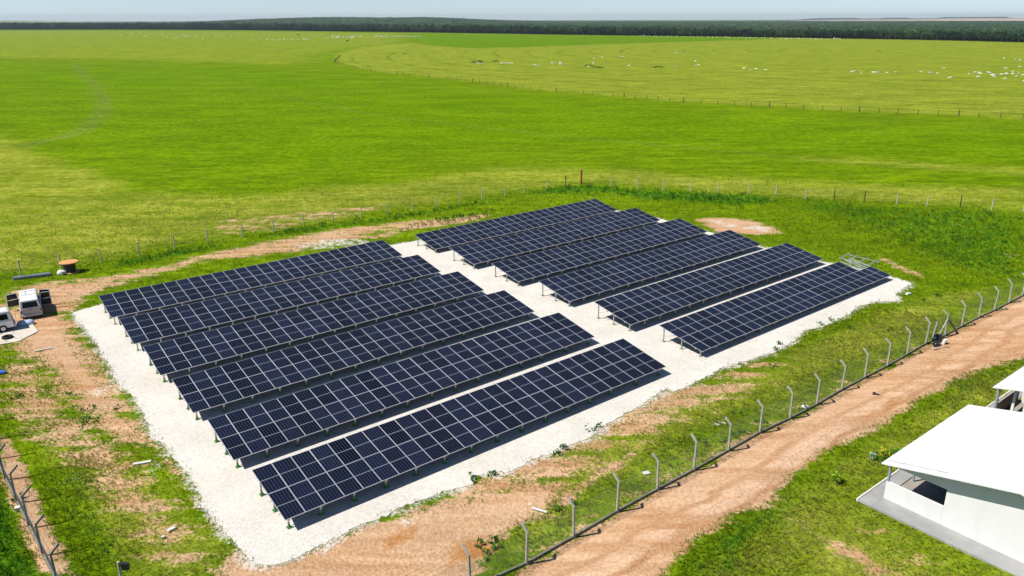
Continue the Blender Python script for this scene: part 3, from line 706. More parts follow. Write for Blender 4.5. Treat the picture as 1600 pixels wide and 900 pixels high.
# ------------------------------------------------------------ vehicles
CARW = simple('white_van_paint', (.78, .78, .76), .25, .5, 0, .02)
CARB = simple('cream_tailgate_paint', (.50, .47, .40), .4, .4, 0, .06)
CARG = NT('dark_car_glass', .12, .22); CARG.color((.004, .0045, .005)); CARG = CARG.m
LAMPR = simple('red_tail_lamp', (.35, .02, .015), .3, .5); LAMPC = simple('clear_lamp', (.6, .6, .6), .2, .5)
def bevelled(m_, off, seg=2):
    bm = bmesh.new(); bm.from_mesh(m_); bmesh.ops.bevel(bm, geom=list(bm.edges), offset=off, segments=seg, affect='EDGES', clamp_overlap=True); bm.to_mesh(m_); bm.free(); return m_
def van(loc, rotz, label, doors, tail=CARB):
    """boxy van, rear bumper at x = 0, front at x = +4.5"""
    c = link('white_van', None, loc=loc, rotz=rotz, label=label, cat='van')
    lo = MB().prism([(.0, .34), (.0, 1.02), (4.42, 1.02), (4.55, .80), (4.5, .34)], -.85, .85)
    link('body', bevelled(lo.mesh('body', CARW), .05), c)
    def frus(z0, z1, x0, x1, X0, X1, w0, w1):
        return [(x0, -w0, z0), (x1, -w0, z0), (x1, w0, z0), (x0, w0, z0), (X0, -w1, z1), (X1, -w1, z1), (X1, w1, z1), (X0, w1, z1)]
    FC = [(0,3,2,1),(4,5,6,7),(0,1,5,4),(1,2,6,5),(2,3,7,6),(3,0,4,7)]
    link('cabin', bevelled(MB().add(frus(1.0, 1.74, .02, 4.36, .16, 3.75, .82, .71), FC).mesh('cabin', CARW), .05), c)
    rf = link('roof', bevelled(MB().add(frus(1.74, 1.86, .12, 3.82, .32, 3.5, .73, .62), FC).mesh('roof', CARW), .04), c)
    link('roof_rib', MB().box((1.75, 0, 1.868), (.035, 1.2, .02)).box((2.9, 0, 1.868), (.035, 1.2, .02)).box((2.35, .18, 1.866), (.9, .03, .018)).mesh('roof_rib', RUBBER), rf)
    def quad(p, n_, mat): return link(n_, MB().add(p, [(0, 1, 2, 3)]).mesh(n_, mat), c)
    quad([(.028, -.62, 1.12), (.028, .62, 1.12), (.125, .56, 1.64), (.125, -.56, 1.64)], 'rear_window', CARG)
    link('tailgate', MB().box((-.012, 0, .78), (.03, 1.36, .50)).mesh('tailgate', tail), c)
    link('hatch_handle', MB().box((-.035, 0, .93), (.03, .22, .035)).mesh('hatch_handle', BLACK), c)
    quad([(4.30, -.66, 1.10), (4.30, .66, 1.10), (3.88, .60, 1.64), (3.88, -.60, 1.64)], 'windscreen', CARG)
    for s_ in (-1, 1):
        for a, b in ((.30, 1.35), (1.45, 2.50), (2.62, 3.70)):
            quad([(a, s_*.812, 1.10), (b, s_*.812, 1.10), (b-.04, s_*.738, 1.62), (a+.06, s_*.738, 1.62)], 'side_window', CARG)
        link('tail_light', MB().box((-.015, s_*.76, .80), (.05, .12, .24)).mesh('tail_light', LAMPR), c)
        link('headlight', MB().tube([(4.50, s_*.60, .80), (4.57, s_*.60, .79)], .10, 12).mesh('headlight', LAMPC), c)
        for x_ in (.85, 3.45):
            wl = link('wheel', MB().tube([(x_, s_*.66, .33), (x_, s_*.875, .33)], .33, 16).mesh('wheel', RUBBER), c)
            link('rim', MB().tube([(x_, s_*.86, .33), (x_, s_*.89, .33)], .19, 10).mesh('rim', ALU), wl)
    link('bumper', bevelled(MB().box((-.08, 0, .42), (.12, 1.66, .17)).mesh('bumper', LAMPC), .02), c)
    link('bumper', bevelled(MB().box((4.60, 0, .42), (.12, 1.66, .17)).mesh('bumper', LAMPC), .02), c)
    link('number_plate', MB().box((-.035, 0, .64), (.02, .40, .12)).mesh('number_plate', simple('plate', (.6, .6, .58), .5)), c)
    for (s_, hx, ang, wd) in doors:
        rt = (Matrix.Translation((hx, s_*.86, 0))@Matrix.Rotation(-s_*ang, 4, 'Z'))
        d_ = link('door', MB().box((-wd/2, 0, .72), (wd, .06, .64)).mesh('door', [CARW]), c, mat=rt, label='open door')
        link('window', MB().box((-wd/2, 0, 1.33), (wd*.84, .025, .50)).mesh('window', CARG), d_)
        link('window_frame', MB().bar((-.03, 0, 1.04), (-.14, 0, 1.62), .05).bar((-.14, 0, 1.62), (-wd+.05, 0, 1.62), .05).bar((-wd+.05, 0, 1.62), (-wd+.03, 0, 1.04), .05).mesh('window_frame', CARW), d_)
        link('door_trim', MB().box((-wd/2, -s_*.04, .72), (wd*.9, .03, .58)).mesh('door_trim', BLACK), d_)
    return c
P1 = gp(51.5, 498.5); P1b = gp(48.0, 474.5); dv = P1b-P1
van(P1, math.atan2(dv.y, dv.x), 'white van with its doors open parked on bare soil beside the gravel bed', [(1, 3.70, 1.35, 1.0), (-1, 3.70, 1.15, 1.0), (-1, 2.60, 1.5, .9)])
Q1, Q2 = gp(24, 516), gp(-12, 523); dq = Q2-Q1
nq = Vector((-dq.y, dq.x, 0)).normalized(); nq = nq if nq.y > 0 else -nq
Qc = Q1+nq*.85
van((Qc.x, Qc.y, Qc.z), math.atan2(dq.y, dq.x), 'white van cut by the left edge of the photo, parked across the pale slab', [], CARW)

sl_w = world_poly([(-30,512),(10,510),(50,507),(59,518),(30,533.5),(0,539),(-30,543)])
t_ = sheet('concrete_slab', sl_w, .06, simple('pale_slab_concrete', (.60, .55, .47), .9, .1, 0, .1, 2, .2), .6, .03, 8, 'pale concrete slab on the ground by the left edge')
def blob(rad, seed, mat, name, sub=2, sq=(1, 1, .6)):
    bm = bmesh.new(); bmesh.ops.create_icosphere(bm, subdivisions=sub, radius=1); r_ = random.Random(seed)
    for v in bm.verts:
        k = 1+r_.uniform(-.16, .16); v.co = Vector((v.co.x*rad*sq[0]*k, v.co.y*rad*sq[1]*k, max(v.co.z, -.55)*rad*sq[2]*k))
    me = bpy.data.meshes.new(name); bm.to_mesh(me); bm.free(); me.materials.append(mat)
    for p_ in me.polygons: p_.use_smooth = True
    return me
BAGB = simple('pale_blue_sack', (.42, .52, .66), .6, .3, 0, .1); BAGW = simple('white_sack', (.72, .71, .68), .7, .2, 0, .06)
for (px, py, lab) in ((36, 508, 'pale blue sack left of its twin on the slab beside the vans'), (46, 506.5, 'pale blue sack nearest the van with open doors')):
    q = gp(px, py); link('sack', blob(.42, px, BAGB, 'sack', 2, (1.2, .8, .7)), loc=q+Vector((0, 0, .16)), rotz=.4, label=lab, cat='sack')
q = gp(12, 529); link('tyre', MB().tube([(.33*math.cos(a*PI/8), .33*math.sin(a*PI/8), .1) for a in range(17)], .11, 8, caps=False).mesh('tyre', RUBBER), loc=q+Vector((0, 0, .06)), label='black tyre lying on the pale slab near the left edge', cat='tyre')

# ------------------------------------------------------------ cable spool, bundle, bag
q = gp(110, 425); WOODO = simple('orange_plywood', (.62, .30, .12), .8, .2, 0, .12, 3)
sp_ = link('cable_spool', None, loc=q, label='upright wooden cable spool with an orange top disc by the rear fence', cat='spool')
link('disc', MB().tube([(0, 0, 1.12), (0, 0, 1.19)], .95, 28).mesh('disc', WOODO), sp_)
link('disc', MB().tube([(0, 0, 0.0), (0, 0, .07)], .95, 28).mesh('disc', WOODO), sp_)
link('cable', MB().tube([(0, 0, .07), (0, 0, 1.12)], .60, 20).mesh('cable', BLACK), sp_)
a_, b_ = gp(22, 437), gp(80, 429); d_ = (b_-a_); root = link('profile_bundle', None, loc=(a_+b_)/2, rotz=math.atan2(d_.y, d_.x), label='long bundle of blue grey metal profiles lying by the rear fence', cat='metal profiles')
Lb = d_.length; STEELB = simple('blue_grey_steel', (.22, .26, .31), .45, .5, .3, .15, 2)
for i in range(7):
    link('profile', MB().box((random.uniform(-.15, .15), -.30+.2*(i % 4), .07+.14*(i//4)), (Lb, .16, .12)).mesh('profile', STEELB), root)
q = gp(97, 428); link('sack', blob(.42, 5, BAGW, 'sack', 2, (1.3, .9, .8)), loc=q+Vector((0, 0, .12)), label='white sack lying beside the cable spool', cat='sack')
q = gp(106, 425.5); link('bucket', MB().tube([(0, 0, 0), (0, 0, .36)], [.13, .17], 12).mesh('bucket', simple('grey_bucket', (.35, .35, .38), .6)), loc=q+Vector((0, -.9, 0)), label='small grey bucket in front of the cable spool', cat='bucket')

# ------------------------------------------------------------ junk at the corner post
q = gp(1464, 533); BAGK = simple('black_bag', (.015, .015, .017), .35, .5, 0, .2, 6)
for i, (dx_, dy_, s_, lab) in enumerate(((0, 0, .42, 'large black bag in the heap under the braced fence post'), (-1.05, -.40, .33, 'smaller black bag at the left end of the heap by the fence'))):
    x_ = q.x+EX.x*dx_-EX.y*dy_; y_ = q.y+EX.y*dx_+EX.x*dy_
    link('black_bag', blob(s_, 30+i, BAGK, 'black_bag', 3, (1.45, .8, .95)), loc=(x_, y_, gz(x_, y_)+s_*.5), rotz=AZ+.3*i, label=lab, cat='bag')
x_ = q+EX*-.15+EH*-.62
link('white_box', MB().box((0, 0, .22), (.34, .22, .40), Matrix.Rotation(.25, 3, 'X')).mesh('white_box', BAGW), loc=(x_.x, x_.y, gz(x_.x, x_.y)), rotz=AZ, label='small white box leaning on the black bag by the fence', cat='box')
x_ = q+EX*.15+EH*.45
link('leaning_post', MB().bar((0, 0, 0), (.22, .05, 1.55), .1).mesh('leaning_post', CONC), loc=(x_.x, x_.y, gz(x_.x, x_.y)), label='short pale post leaning out of the black bag heap', cat='post')
x_ = q+EX*-1.4+EH*-.75
link('scrap_board', MB().box((0, 0, .05), (1.5, .25, .05), Matrix.Rotation(.05, 3, 'Y')).bar((.2, .1, .06), (.9, -.35, .12), .08).mesh('scrap_board', simple('pale_scrap_wood', (.48, .38, .26), .8)), loc=(x_.x, x_.y, gz(x_.x, x_.y)), rotz=AZ-.2, label='pale scrap board on the ground in front of the black bags', cat='board')

# flood light pole at the bottom edge
q = gp(194, 925)
lp = link('light_pole', None, loc=q, label='thin pale pole with a black floodlight rising from the bottom left edge', cat='lamp post')
hh = 2.0
for hh in np.arange(1, 4, .02):
    vv = Vector((q.x, q.y, q.z+hh-CAMH)); yy = 450-F*(vv@UP)/(vv@fw)
    if yy < 878: break
link('pole', MB().tube([(0, 0, -.1), (0, 0, float(hh))], .06, 8).mesh('pole', PALEP), lp)
fl2 = link('floodlight', MB().box((.30, 0, float(hh)-.25), (.34, .16, .34)).box((.12, 0, float(hh)-.18), (.16, .05, .05)).mesh('floodlight', BLACK), lp)
link('lens', MB().box((.30, .085, float(hh)-.25), (.28, .012, .28)).mesh('lens', CARG), fl2)

# ------------------------------------------------------------ loose debris
def debris(px, py, name, lab, cat, dims, mat, rz=0.0, z=.0):
    q = gp(px, py); b = MB().box((0, 0, dims[2]/2), dims, Matrix.Rotation(.04, 3, 'X'), taper=.93)
    return link(name, b.mesh(name, mat), loc=(q.x, q.y, q.z+.03+z), rotz=rz, label=lab, cat=cat)
PLAST = simple('pale_rubble', (.66, .64, .58), .9, .1, 0, .08, 3, .3)
debris(222.5, 724, 'white_plank', 'white plank lying in the patchy grass left of the gravel bed', 'plank', (1.05, .22, .06), PLAST, .35)
debris(268, 828, 'white_slab', 'small white slab tilted in the grass near the bottom left of the gravel bed', 'slab', (.42, .22, .08), PLAST, .9)
debris(255, 841, 'white_stone', 'single small white stone just below the little white slab', 'stone', (.16, .14, .1), PLAST, .4)
debris(843, 798, 'white_board', 'narrow pale board in weeds inside the fence near the bare pink soil', 'board', (.95, .14, .05), PLAST, -.45)
debris(68, 547, 'white_bar', 'thin white bar on the bare soil below the open van', 'bar', (1.3, .12, .05), PLAST, .6)
debris(28, 797, 'white_stone', 'pair sized white lump at the foot of the left fence', 'stone', (.30, .25, .18), PLAST, .4)
debris(1, 583, 'blue_cloth', 'scrap of bright blue plastic at the left edge of the photo', 'cloth', (.7, .45, .1), simple('blue_plastic', (.04, .12, .55), .5), .4)
debris(1419, 460.5, 'white_stone', 'white stone in the grass just right of the gravel bed corner', 'stone', (.5, .3, .15), PLAST, .4)
debris(1010, 740, 'pale_rubble', 'flat pale lump in the grass behind the mesh fence', 'rubble', (.4, .3, .06), PLAST, .3)
debris(1308, 498, 'white_scrap', 'white scrap by the grass edge in front of the right array block', 'scrap', (.3, .2, .08), PLAST, .3)
debris(880, 698, 'white_stone', 'white stone on the grass edge under the left array block', 'stone', (.3, .2, .12), PLAST, .3)
q = gp(1258, 638); link('sack', blob(.26, 77, BAGW, 'sack', 2), loc=q+Vector((0, 0, .12)), label='small white sack at the foot of the mesh fence by the road', cat='sack')
q = gp(1368, 617); bt = link('boot', MB().box((0, 0, .05), (.42, .20, .09), Matrix.Rotation(.1, 3, 'Z')).box((-.1, 0, .13), (.2, .18, .12), taper=.8).mesh('boot', simple('dark_leather', (.05, .035, .045), .6)), loc=q, rotz=-.5, label='dark shoe like object alone on the dirt road', cat='shoe')
link('sole', MB().box((0, 0, .01), (.44, .22, .02)).mesh('sole', PLAST), bt)

# ------------------------------------------------------------ vegetation
def leafmat(name, a, b, sc=1.2, trans=.25):
    t = NT(name, .75, .15); p = t.pos()
    c = t.mix(t.ramp(t.noise(p, sc, 3), .3, .7), a, b)
    t.color(c); tl = t.n('BsdfTranslucent'); t.l(c, tl.inputs[0]); mx = t.n('MixShader'); mx.inputs[0].default_value = trans
    t.l(t.b.outputs[0], mx.inputs[1]); t.l(tl.outputs[0], mx.inputs[2]); t.l(mx.outputs[0], t.out.inputs[0])
    return t.m
# tufts take the colour of the ground they grow from, through the same masks
def tuft_field(name, P, h, mat, spread=.5, blades=4, seed=1, label=None):
    r_ = np.random.default_rng(seed); n = len(P); hh_ = h*r_.uniform(.55, 1.35, n)
    Z = ground_z(P[:, 0], P[:, 1])
    V = np.empty((n, blades, 4, 3), np.float32)
    for k in range(blades):
        a = r_.uniform(0, 2*PI, n); sp2 = hh_*spread*r_.uniform(.1, 1.0, n); wd = hh_*r_.uniform(.18, .34, n)
        ox = np.cos(a); oy = np.sin(a); bx_ = P[:, 0]+ox*sp2*.5; by_ = P[:, 1]+oy*sp2*.5
        tx = bx_+ox*sp2; ty = by_+oy*sp2; tz = Z+hh_*r_.uniform(.6, 1, n)
        V[:, k, 0] = np.stack([bx_-oy*wd/2, by_+ox*wd/2, Z-.04], 1); V[:, k, 1] = np.stack([bx_+oy*wd/2, by_-ox*wd/2, Z-.04], 1)
        V[:, k, 2] = np.stack([tx+oy*wd*.30, ty-ox*wd*.30, tz], 1); V[:, k, 3] = np.stack([tx-oy*wd*.30, ty+ox*wd*.30, tz], 1)
    V = V.reshape(-1, 3); Fq = np.arange(len(V)).reshape(-1, 4)
    me = np_mesh(name, V, Fq, mat)
    return me, n*blades*4
def tuft_material(name):
    t = NT(name, 1.0, 0.0); p = t.pos()
    n1 = t.noise(p, .8, 4, .6); n2 = t.noise(p, 4.0, 3)
    c = t.mix(t.ramp(n1, .3, .7), (.145, .215, .006), (.26, .315, .016))
    pm = t.ramp(t.math('ADD', t.attr('m_pale'), t.math('MULTIPLY', t.math('SUBTRACT', n1, .5), 1.0)), .25, .85)
    c = t.mix(pm, c, t.mix(n2, (.27, .30, .03), (.44, .40, .11)))
    lm = t.ramp(t.math('ADD', t.attr('m_lush'), t.math('MULTIPLY', t.math('SUBTRACT', n1, .5), 1.2)), .35, .85)
    c = t.mix(lm, c, t.mix(n2, (.045, .16, .006), (.11, .28, .012)))
    dm = t.ramp(t.attr('m_dirt'), .3, .8); c = t.mix(t.math('MULTIPLY', dm, .7), c, (.36, .32, .10))
    t.color(c); tl = t.n('BsdfTranslucent'); t.l(c, tl.inputs[0]); mx = t.n('MixShader'); mx.inputs[0].default_value = .45
    t.l(t.b.outputs[0], mx.inputs[1]); t.l(tl.outputs[0], mx.inputs[2]); t.l(mx.outputs[0], t.out.inputs[0]); return t.m
TUFT = tuft_material('grass_tufts')
def scatter(n, rmin, rmax, azmin=-42, azmax=40, power=1.0):
    a = np.radians(rng.uniform(azmin, azmax, n)); r = rmin+(rmax-rmin)*rng.uniform(0, 1, n)**power
    return np.stack([r*np.sin(a), r*np.cos(a)], 1)
hs_w = np.array([[(W0+EX*a+EQ*b)[i] for i in (0, 1)] for a, b in ((-1.35, -.95), (12, -.95), (12, 14), (-1.35, 14))])
hs2_w = hs_w+np.array([EX.x, EX.y])*14.3
def build_tufts():
    P = np.vstack([scatter(120000, 28, 75), scatter(130000, 60, 150, power=1.1)])
    dirt = mask(P, DIRT); lush = mask(P, LUSH); pale = mask(P, PALE); wet = mask(P, WET)
    pad = sdf(P, pad_w); cn = clump_noise(P, .8, 3)*.5+clump_noise(P, 2.6, 4)*.5
    Pr = P@np.array([[math.cos(AZ), -math.sin(AZ)], [math.sin(AZ), math.cos(AZ)]]); st = clump_noise(Pr*np.array([.35, 1.6]), .9, 9)
    keep = rng.uniform(0, 1, len(P)) < np.clip(1.25-1.25*dirt+(cn+st)*.42+lush*.5, 0.0, 1)
    keep &= ~((dirt > .72) & (rng.uniform(0, 1, len(P)) > .03+.10*(cn > .5)))
    keep &= rng.uniform(0, 1, len(P)) < 1-.97*smooth(80, 146, np.hypot(P[:, 0], P[:, 1]))
    keep &= (pad < .3*rng.uniform(-1, 1, len(P))+.1*cn) & (sdf(P, hs_w) < 0) & (sdf(P, hs2_w) < 0)
    P = P[keep]; A = {'m_dirt': dirt[keep], 'm_lush': lush[keep], 'm_pale': pale[keep]}
    Rr = np.hypot(P[:, 0], P[:, 1]); h = (.075+.0008*Rr)*(1+.8*A['m_lush'])*(1-.35*A['m_dirt'])
    me, nv = tuft_field('grass_tufts', P, h, TUFT, .9, 4, 11)
    for k_, a_ in A.items():
        at = me.attributes.new(k_, 'FLOAT', 'POINT'); at.data.foreach_set('value', np.repeat(a_, 16).astype(np.float32))
    link('grass_tufts', me, kind='stuff', label='short pasture grass growing in tufts around the gravel bed', cat='grass')
build_tufts()

def leaf_cloud(n, rad, hgt, leaf, seed, base=.0, shape=1.0, lobes=7):
    """leafy clump: n small leaf quads spread over several uneven lobes"""
    r_ = np.random.default_rng(seed)
    lc = r_.normal(0, .45, (lobes, 3)); lc[:, 2] = r_.uniform(.25, .8, lobes); ls = r_.uniform(.3, .6, lobes)
    li = r_.integers(0, lobes, n); d = r_.normal(0, 1, (n, 3)); d /= np.linalg.norm(d, axis=1)[:, None]
    rr_ = r_.uniform(.55, 1.05, n)[:, None]**.6
    C = lc[li]+d*ls[li][:, None]*rr_
    C[:, 2] = np.abs(C[:, 2])
    C = C*np.array([rad, rad, hgt])+np.array([0, 0, base])
    nrm = d+r_.normal(0, .5, (n, 3)); nrm /= np.linalg.norm(nrm, axis=1)[:, None]
    t1 = np.cross(nrm, r_.normal(0, 1, (n, 3))); t1 /= np.linalg.norm(t1, axis=1)[:, None]; t2 = np.cross(nrm, t1)
    s_ = leaf*r_.uniform(.6, 1.3, n)[:, None]
    V = np.stack([C-t1*s_, C-t2*s_*.5, C+t1*s_, C+t2*s_*.5], 1).reshape(-1, 3)
    return V
def weeds():
    """broad-leaved weed clumps along the fences and in the rank corner at the right"""
    P = scatter(60000, 40, 150, -42, 42); lush = mask(P, LUSH[:1]+LUSH[1:2]+LUSH[2:4]); cn = clump_noise(P, .45, 21)*.6+clump_noise(P, 1.5, 22)*.4
    keep = (rng.uniform(0, 1, len(P)) < np.clip((lush-.35)*.16*(1+1.6*cn), 0, 1)) & (sdf(P, pad_w) < -.5)
    P = P[keep][:900]; V = []
    edge = [(920,672),(935,668),(1205,572),(1145,680),(1160,675),(1130,690),(1100,690),(1280,508),(1300,500),(1212,548),(880,700),(865,712),(1440,470),(1465,462),(740,752),(770,742),(1218,538),(1330,515),
            (750,852),(762,868),(780,858),(765,845),(26,622),(30,618),(110,615),(140,640),(180,640),(30,780),(870,795),(900,790),(1190,660),(1250,640)]
    L_ = [(x, y, .35+.45*(.5+.5*math.sin(x*1.7))) for x, y in P]+[(gp(*e).x, gp(*e).y, .42) for e in edge]
    for i, (x, y, s_) in enumerate(L_):
        v = leaf_cloud(26, s_*.9, s_*.75, .09+.05*s_, 1000+i, 0, lobes=4); v = v+np.array([x, y, gz(x, y)-.02]); V.append(v)
    V = np.vstack(V); Fq = np.arange(len(V)).reshape(-1, 4)
    link('weeds', np_mesh('weeds', V, Fq, leafmat('weed_leaves', (.03, .12, .006), (.075, .21, .012), .5)), kind='stuff', label='rank dark green weeds along the fences and at the right', cat='weeds')
weeds()

# bed of seedlings beside the rear array
SEED = np_mesh('seedling', leaf_cloud(22, .38, .42, .12, 5, 0, lobes=3), np.arange(88).reshape(-1, 4), leafmat('seedling_leaves', (.03, .10, .01), (.07, .17, .02), 2))
k = 0
for row, (a, b, n_) in enumerate((((628, 361), (758, 339), 12), ((640, 355), (766, 334), 12), ((660, 349), (772, 330), 10))):
    for i in range(n_):
        u = (i+random.uniform(-.25, .25))/(n_-1); q = gp(a[0]+(b[0]-a[0])*u, a[1]+(b[1]-a[1])*u)
        o = link('seedling', SEED, loc=q, rotz=random.uniform(0, 6), label='small dark seedling planted in rows on the bare bed behind the rear arrays', cat='plant', group='seedlings planted in rows')
        s_ = random.uniform(.7, 1.25); o.scale = (s_, s_, s_)

# garden plants beside the house
def plant(px, py, name, lab, cat, rad, hgt, leaf, mat, n=240, seed=3, stem=None, base=0.0, petals=None):
    q = gp(px, py); root = link(name, None, loc=q, label=lab, cat=cat)
    link('foliage', np_mesh('foliage', leaf_cloud(n, rad, hgt, leaf, seed, base), np.arange(4*n).reshape(-1, 4), mat), root)
    if stem: link('trunk', MB().tube([(0, 0, -.05), (.03, .02, stem*.5), (0, .04, stem)], [.035, .028, .015], 6).mesh('trunk', simple('young_bark', (.20, .15, .10), .9)), root)
    if petals: link('flowers', np_mesh('flowers', leaf_cloud(120, rad*1.03, hgt*1.08, leaf*.8, seed+1, base+.05), np.arange(480).reshape(-1, 4), petals), root)
YEL = leafmat('yellow_leaves', (.55, .47, .03), (.75, .62, .05), 3, .3); LG = leafmat('shrub_leaves', (.05, .15, .01), (.14, .30, .02), 2)
plant(1379, 718, 'flowering_shrub', 'yellow topped shrub beside the corner of the nearest white roof', 'shrub', .62, .70, .09, LG, 260, 3, .3, 0, YEL)
plant(1396, 716, 'shrub', 'small green shrub half hidden by the nearest roof edge', 'shrub', .45, .5, .08, LG, 200, 13)
plant(1306, 757, 'sapling', 'single young sapling with lime green leaves on the lawn beside the house', 'sapling', .38, .42, .10, leafmat('lime_leaves', (.22, .42, .02), (.35, .55, .03), 3, .3), 130, 6, 1.15, .25)
q = gp(1363, 717); link('bucket', MB().tube([(0, 0, 0), (0, 0, .38)], [.15, .19], 14).mesh('bucket', simple('pale_bucket', (.45, .48, .50), .6)), loc=q, label='pale round bucket left of the yellow topped shrub', cat='bucket')

# bushes far out in the pivot field
BUSH = [np_mesh('bush', leaf_cloud(160, 3.2, 1.6, .38, 60+i, 0), np.arange(640).reshape(-1, 4), leafmat('field_bush_leaves', (.022, .07, .012), (.05, .12, .02), .3)) for i in range(2)]
for i, (px, py, s_, lab) in enumerate([(745, 98, 1.5, 'dark bush left of the resting cows in the far pasture'), (772, 96, .9, 'low dark bush above the pinkish row of cows'), (922, 104, 1.1, 'dark low bush under the lone pale cow in mid pasture'), (938, 106, .9, 'flat dark bush just right of the mid pasture bush'),
      (1027, 106, 1.1, 'dark bush left of a single white cow in the right pasture'), (632, 84.5, .8, 'tiny dark bush between the far fence bend and the bright stripe')]):
    q = gp(px, py); o = link('bush', BUSH[i % 2], loc=q, rotz=i*1.3, label=lab, cat='bush', group='dark bushes in the far pasture'); o.scale = (s_*1.0, s_*.9, s_*.5)

# ------------------------------------------------------------ cattle
def cow_mesh(name, mat, graze=False, lying=False):
    me = bpy.data.meshes.new(name); bm = bmesh.new(); sk = bm.verts.layers.skin.verify()
    z0 = .95 if not lying else .42
    hd = [(1.05, 0, z0+.15, .17), (1.35, 0, z0+.02, .13), (1.6, 0, z0-.10, .08)] if not graze else [(1.0, 0, z0-.15, .17), (1.2, 0, z0-.5, .13), (1.32, 0, z0-.78, .08)]
    spine = [(-.85, 0, z0+.02, .26), (-.45, 0, z0, .33), (0, 0, z0-.03, .36), (.45, 0, z0+.0, .33), (.68, 0, z0+.18, .25)]+hd
    vs = []
    def add(p, r):
        v = bm.verts.new(p[:3]); v[sk].radius = (r, r); vs.append(v); return v
    sv = [add(p, p[3]) for p in spine]
    for a, b in zip(sv[:-1], sv[1:]): bm.edges.new((a, b))
    hump = add((.55, 0, z0+.44, .0), .13); bm.edges.new((sv[4], hump))
    for i, (sx_, x_) in enumerate(((0, -.75), (3, .5))):
        for s_ in (-1, 1):
            if lying:
                a = add((x_+.1, s_*.32, .22, 0), .11); b = add((x_+.35, s_*.42, .10, 0), .06); bm.edges.new((sv[sx_], a)); bm.edges.new((a, b))
            else:
                a = add((x_, s_*.20, z0-.38, 0), .12); b = add((x_+(-.05 if i == 0 else .02), s_*.20, .40, 0), .065); c = add((x_, s_*.20, .03, 0), .055)
                bm.edges.new((sv[sx_], a)); bm.edges.new((a, b)); bm.edges.new((b, c))
    tl_ = add((-1.1, 0, z0+.0, 0), .05); t2 = add((-1.14, 0, z0-.5, 0), .035); bm.edges.new((sv[0], tl_)); bm.edges.new((tl_, t2))
    er = [add((spine[6][0]-.05, s_*.24, spine[6][2]+.10, 0), .04) for s_ in (-1, 1)]
    for e in er: bm.edges.new((sv[6], e))
    for v in bm.verts: v[sk].use_root = False
    sv[2][sk].use_root = True
    bm.to_mesh(me); bm.free()
    o = bpy.data.objects.new('tmp', me); COL.objects.link(o)
    m1 = o.modifiers.new('s', 'SKIN'); m1.use_smooth_shade = True
    m2 = o.modifiers.new('d', 'SUBSURF'); m2.levels = 1; m2.render_levels = 1
    dg = bpy.context.evaluated_depsgraph_get(); ev = bpy.data.meshes.new_from_object(o.evaluated_get(dg)); ev.name = name
    bpy.data.objects.remove(o); ev.materials.clear(); ev.materials.append(mat)
    return ev
HW = simple('white_cow_hide', (.80, .78, .72), .8, .1, 0, .05, 2); HB = simple('black_cow_hide', (.03, .026, .022), .8, .1, 0, .1, 2); HP = simple('cream_cow_hide', (.74, .60, .50), .8, .1, 0, .08, 2)
COWS = [cow_mesh('cow', HW), cow_mesh('cow', HW, graze=True), cow_mesh('cow', HW, lying=True)]
COWB = cow_mesh('cow', HB); COWP = [cow_mesh('cow', HP), cow_mesh('cow', HP, True)]
ORD = ['leftmost', 'second from the left', 'third from the left', 'fourth from the left', 'fifth from the left', 'sixth from the left', 'seventh from the left', 'eighth from the left']
def lab_of(lab, pts, i):
    n = len(pts)
    if n == 1 or n > 15: return lab
    if i < (n+1)//2: o_ = ORD[i]
    else: o_ = ORD[n-1-i].replace('left', 'right')
    return lab+', '+o_
def herd(pts, lab, grp, ms=COWS, sc=1.0, noun='cow'):
    sc *= .84; pts = sorted(pts)
    for i_, (px, py) in enumerate(pts):
        q = gp(px, py); o = link('cow', random.choice(ms), loc=q, rotz=random.choice((0, PI))+random.uniform(-.7, .7), label=lab_of(lab, pts, i_), cat='cow', group=grp if len(pts) > 1 else None)
        s_ = sc*random.uniform(.9, 1.12)*(1.15 if py < 66 else .78); o.scale = (s_, s_, s_)
far_left = [(189,55),(204,51.3),(205.7,55),(217.8,50.8),(220,52),(225.3,57),(228.4,57.6),(229.5,51.3),(240,50.6),(254,50.6),(252.9,55),(255,56),(261.4,58),(265.6,53.8),(273,60.5),(276,60.3),(279,60),(282,57.5),(287,55),(290,56.5),(294.3,56.5),(297.5,57.6),(292,58.4),(305,56),(304,57.8),(310,60),(316.6,61.5),(318.7,56.5),(323,54),(326,56.5),(334.7,55.5),(338,56.5),(342,55),(350.6,56),(360.8,57.6),(373,55),(381.4,56.5)]
herd(far_left, 'white cow scattered with its herd on the far left pasture under the tree line', 'white cows scattered at far left')
herd([(414,55.2),(420,55.2),(395,63.4),(405,62.5),(417.6,62.5),(425,62.5),(428,63),(438,62.5),(444,62),(448,62.4),(455,62),(457.5,62.8),(466,63),(474,61.8),(476,62),(480,61.5),(481,62.8),(488,60),(499,59.4),(508,59),(512,60)], 'white cow in the loose file leading to the dense far herd', 'white cows in a loose file left of the dense herd')
herd([(519+random.uniform(0, 34), 56.6+random.uniform(0, 3.6)) for _ in range(40)], 'white cow in the densest white herd of the far pasture', 'white cows packed in the dense herd')
herd([(560,57),(565,57),(563,58)]+[(584+i*1.7+random.uniform(-.6, .6), 57+random.uniform(-.7, 1.3)) for i in range(13)]+[(612+i*2.2+random.uniform(-.8, .8), 57.6+random.uniform(-.6, .8)) for i in range(22)], 'white cow in the row reaching to the bright green far stripe', 'white cows in the row right of the dense herd')
herd([(998+i*6.0+random.uniform(-3, 3), 56.4+i*.115+random.uniform(-.1, .5)) for i in range(50)], 'white cow in the thin line along the foot of the forest', 'white cows lined along the forest edge')
herd([(1303,60.6),(1305,61.2),(1307,61),(1309,60.4),(1312,61)], 'white cow in the small knot by the forest foot at right', 'white cows in a knot by the forest edge')
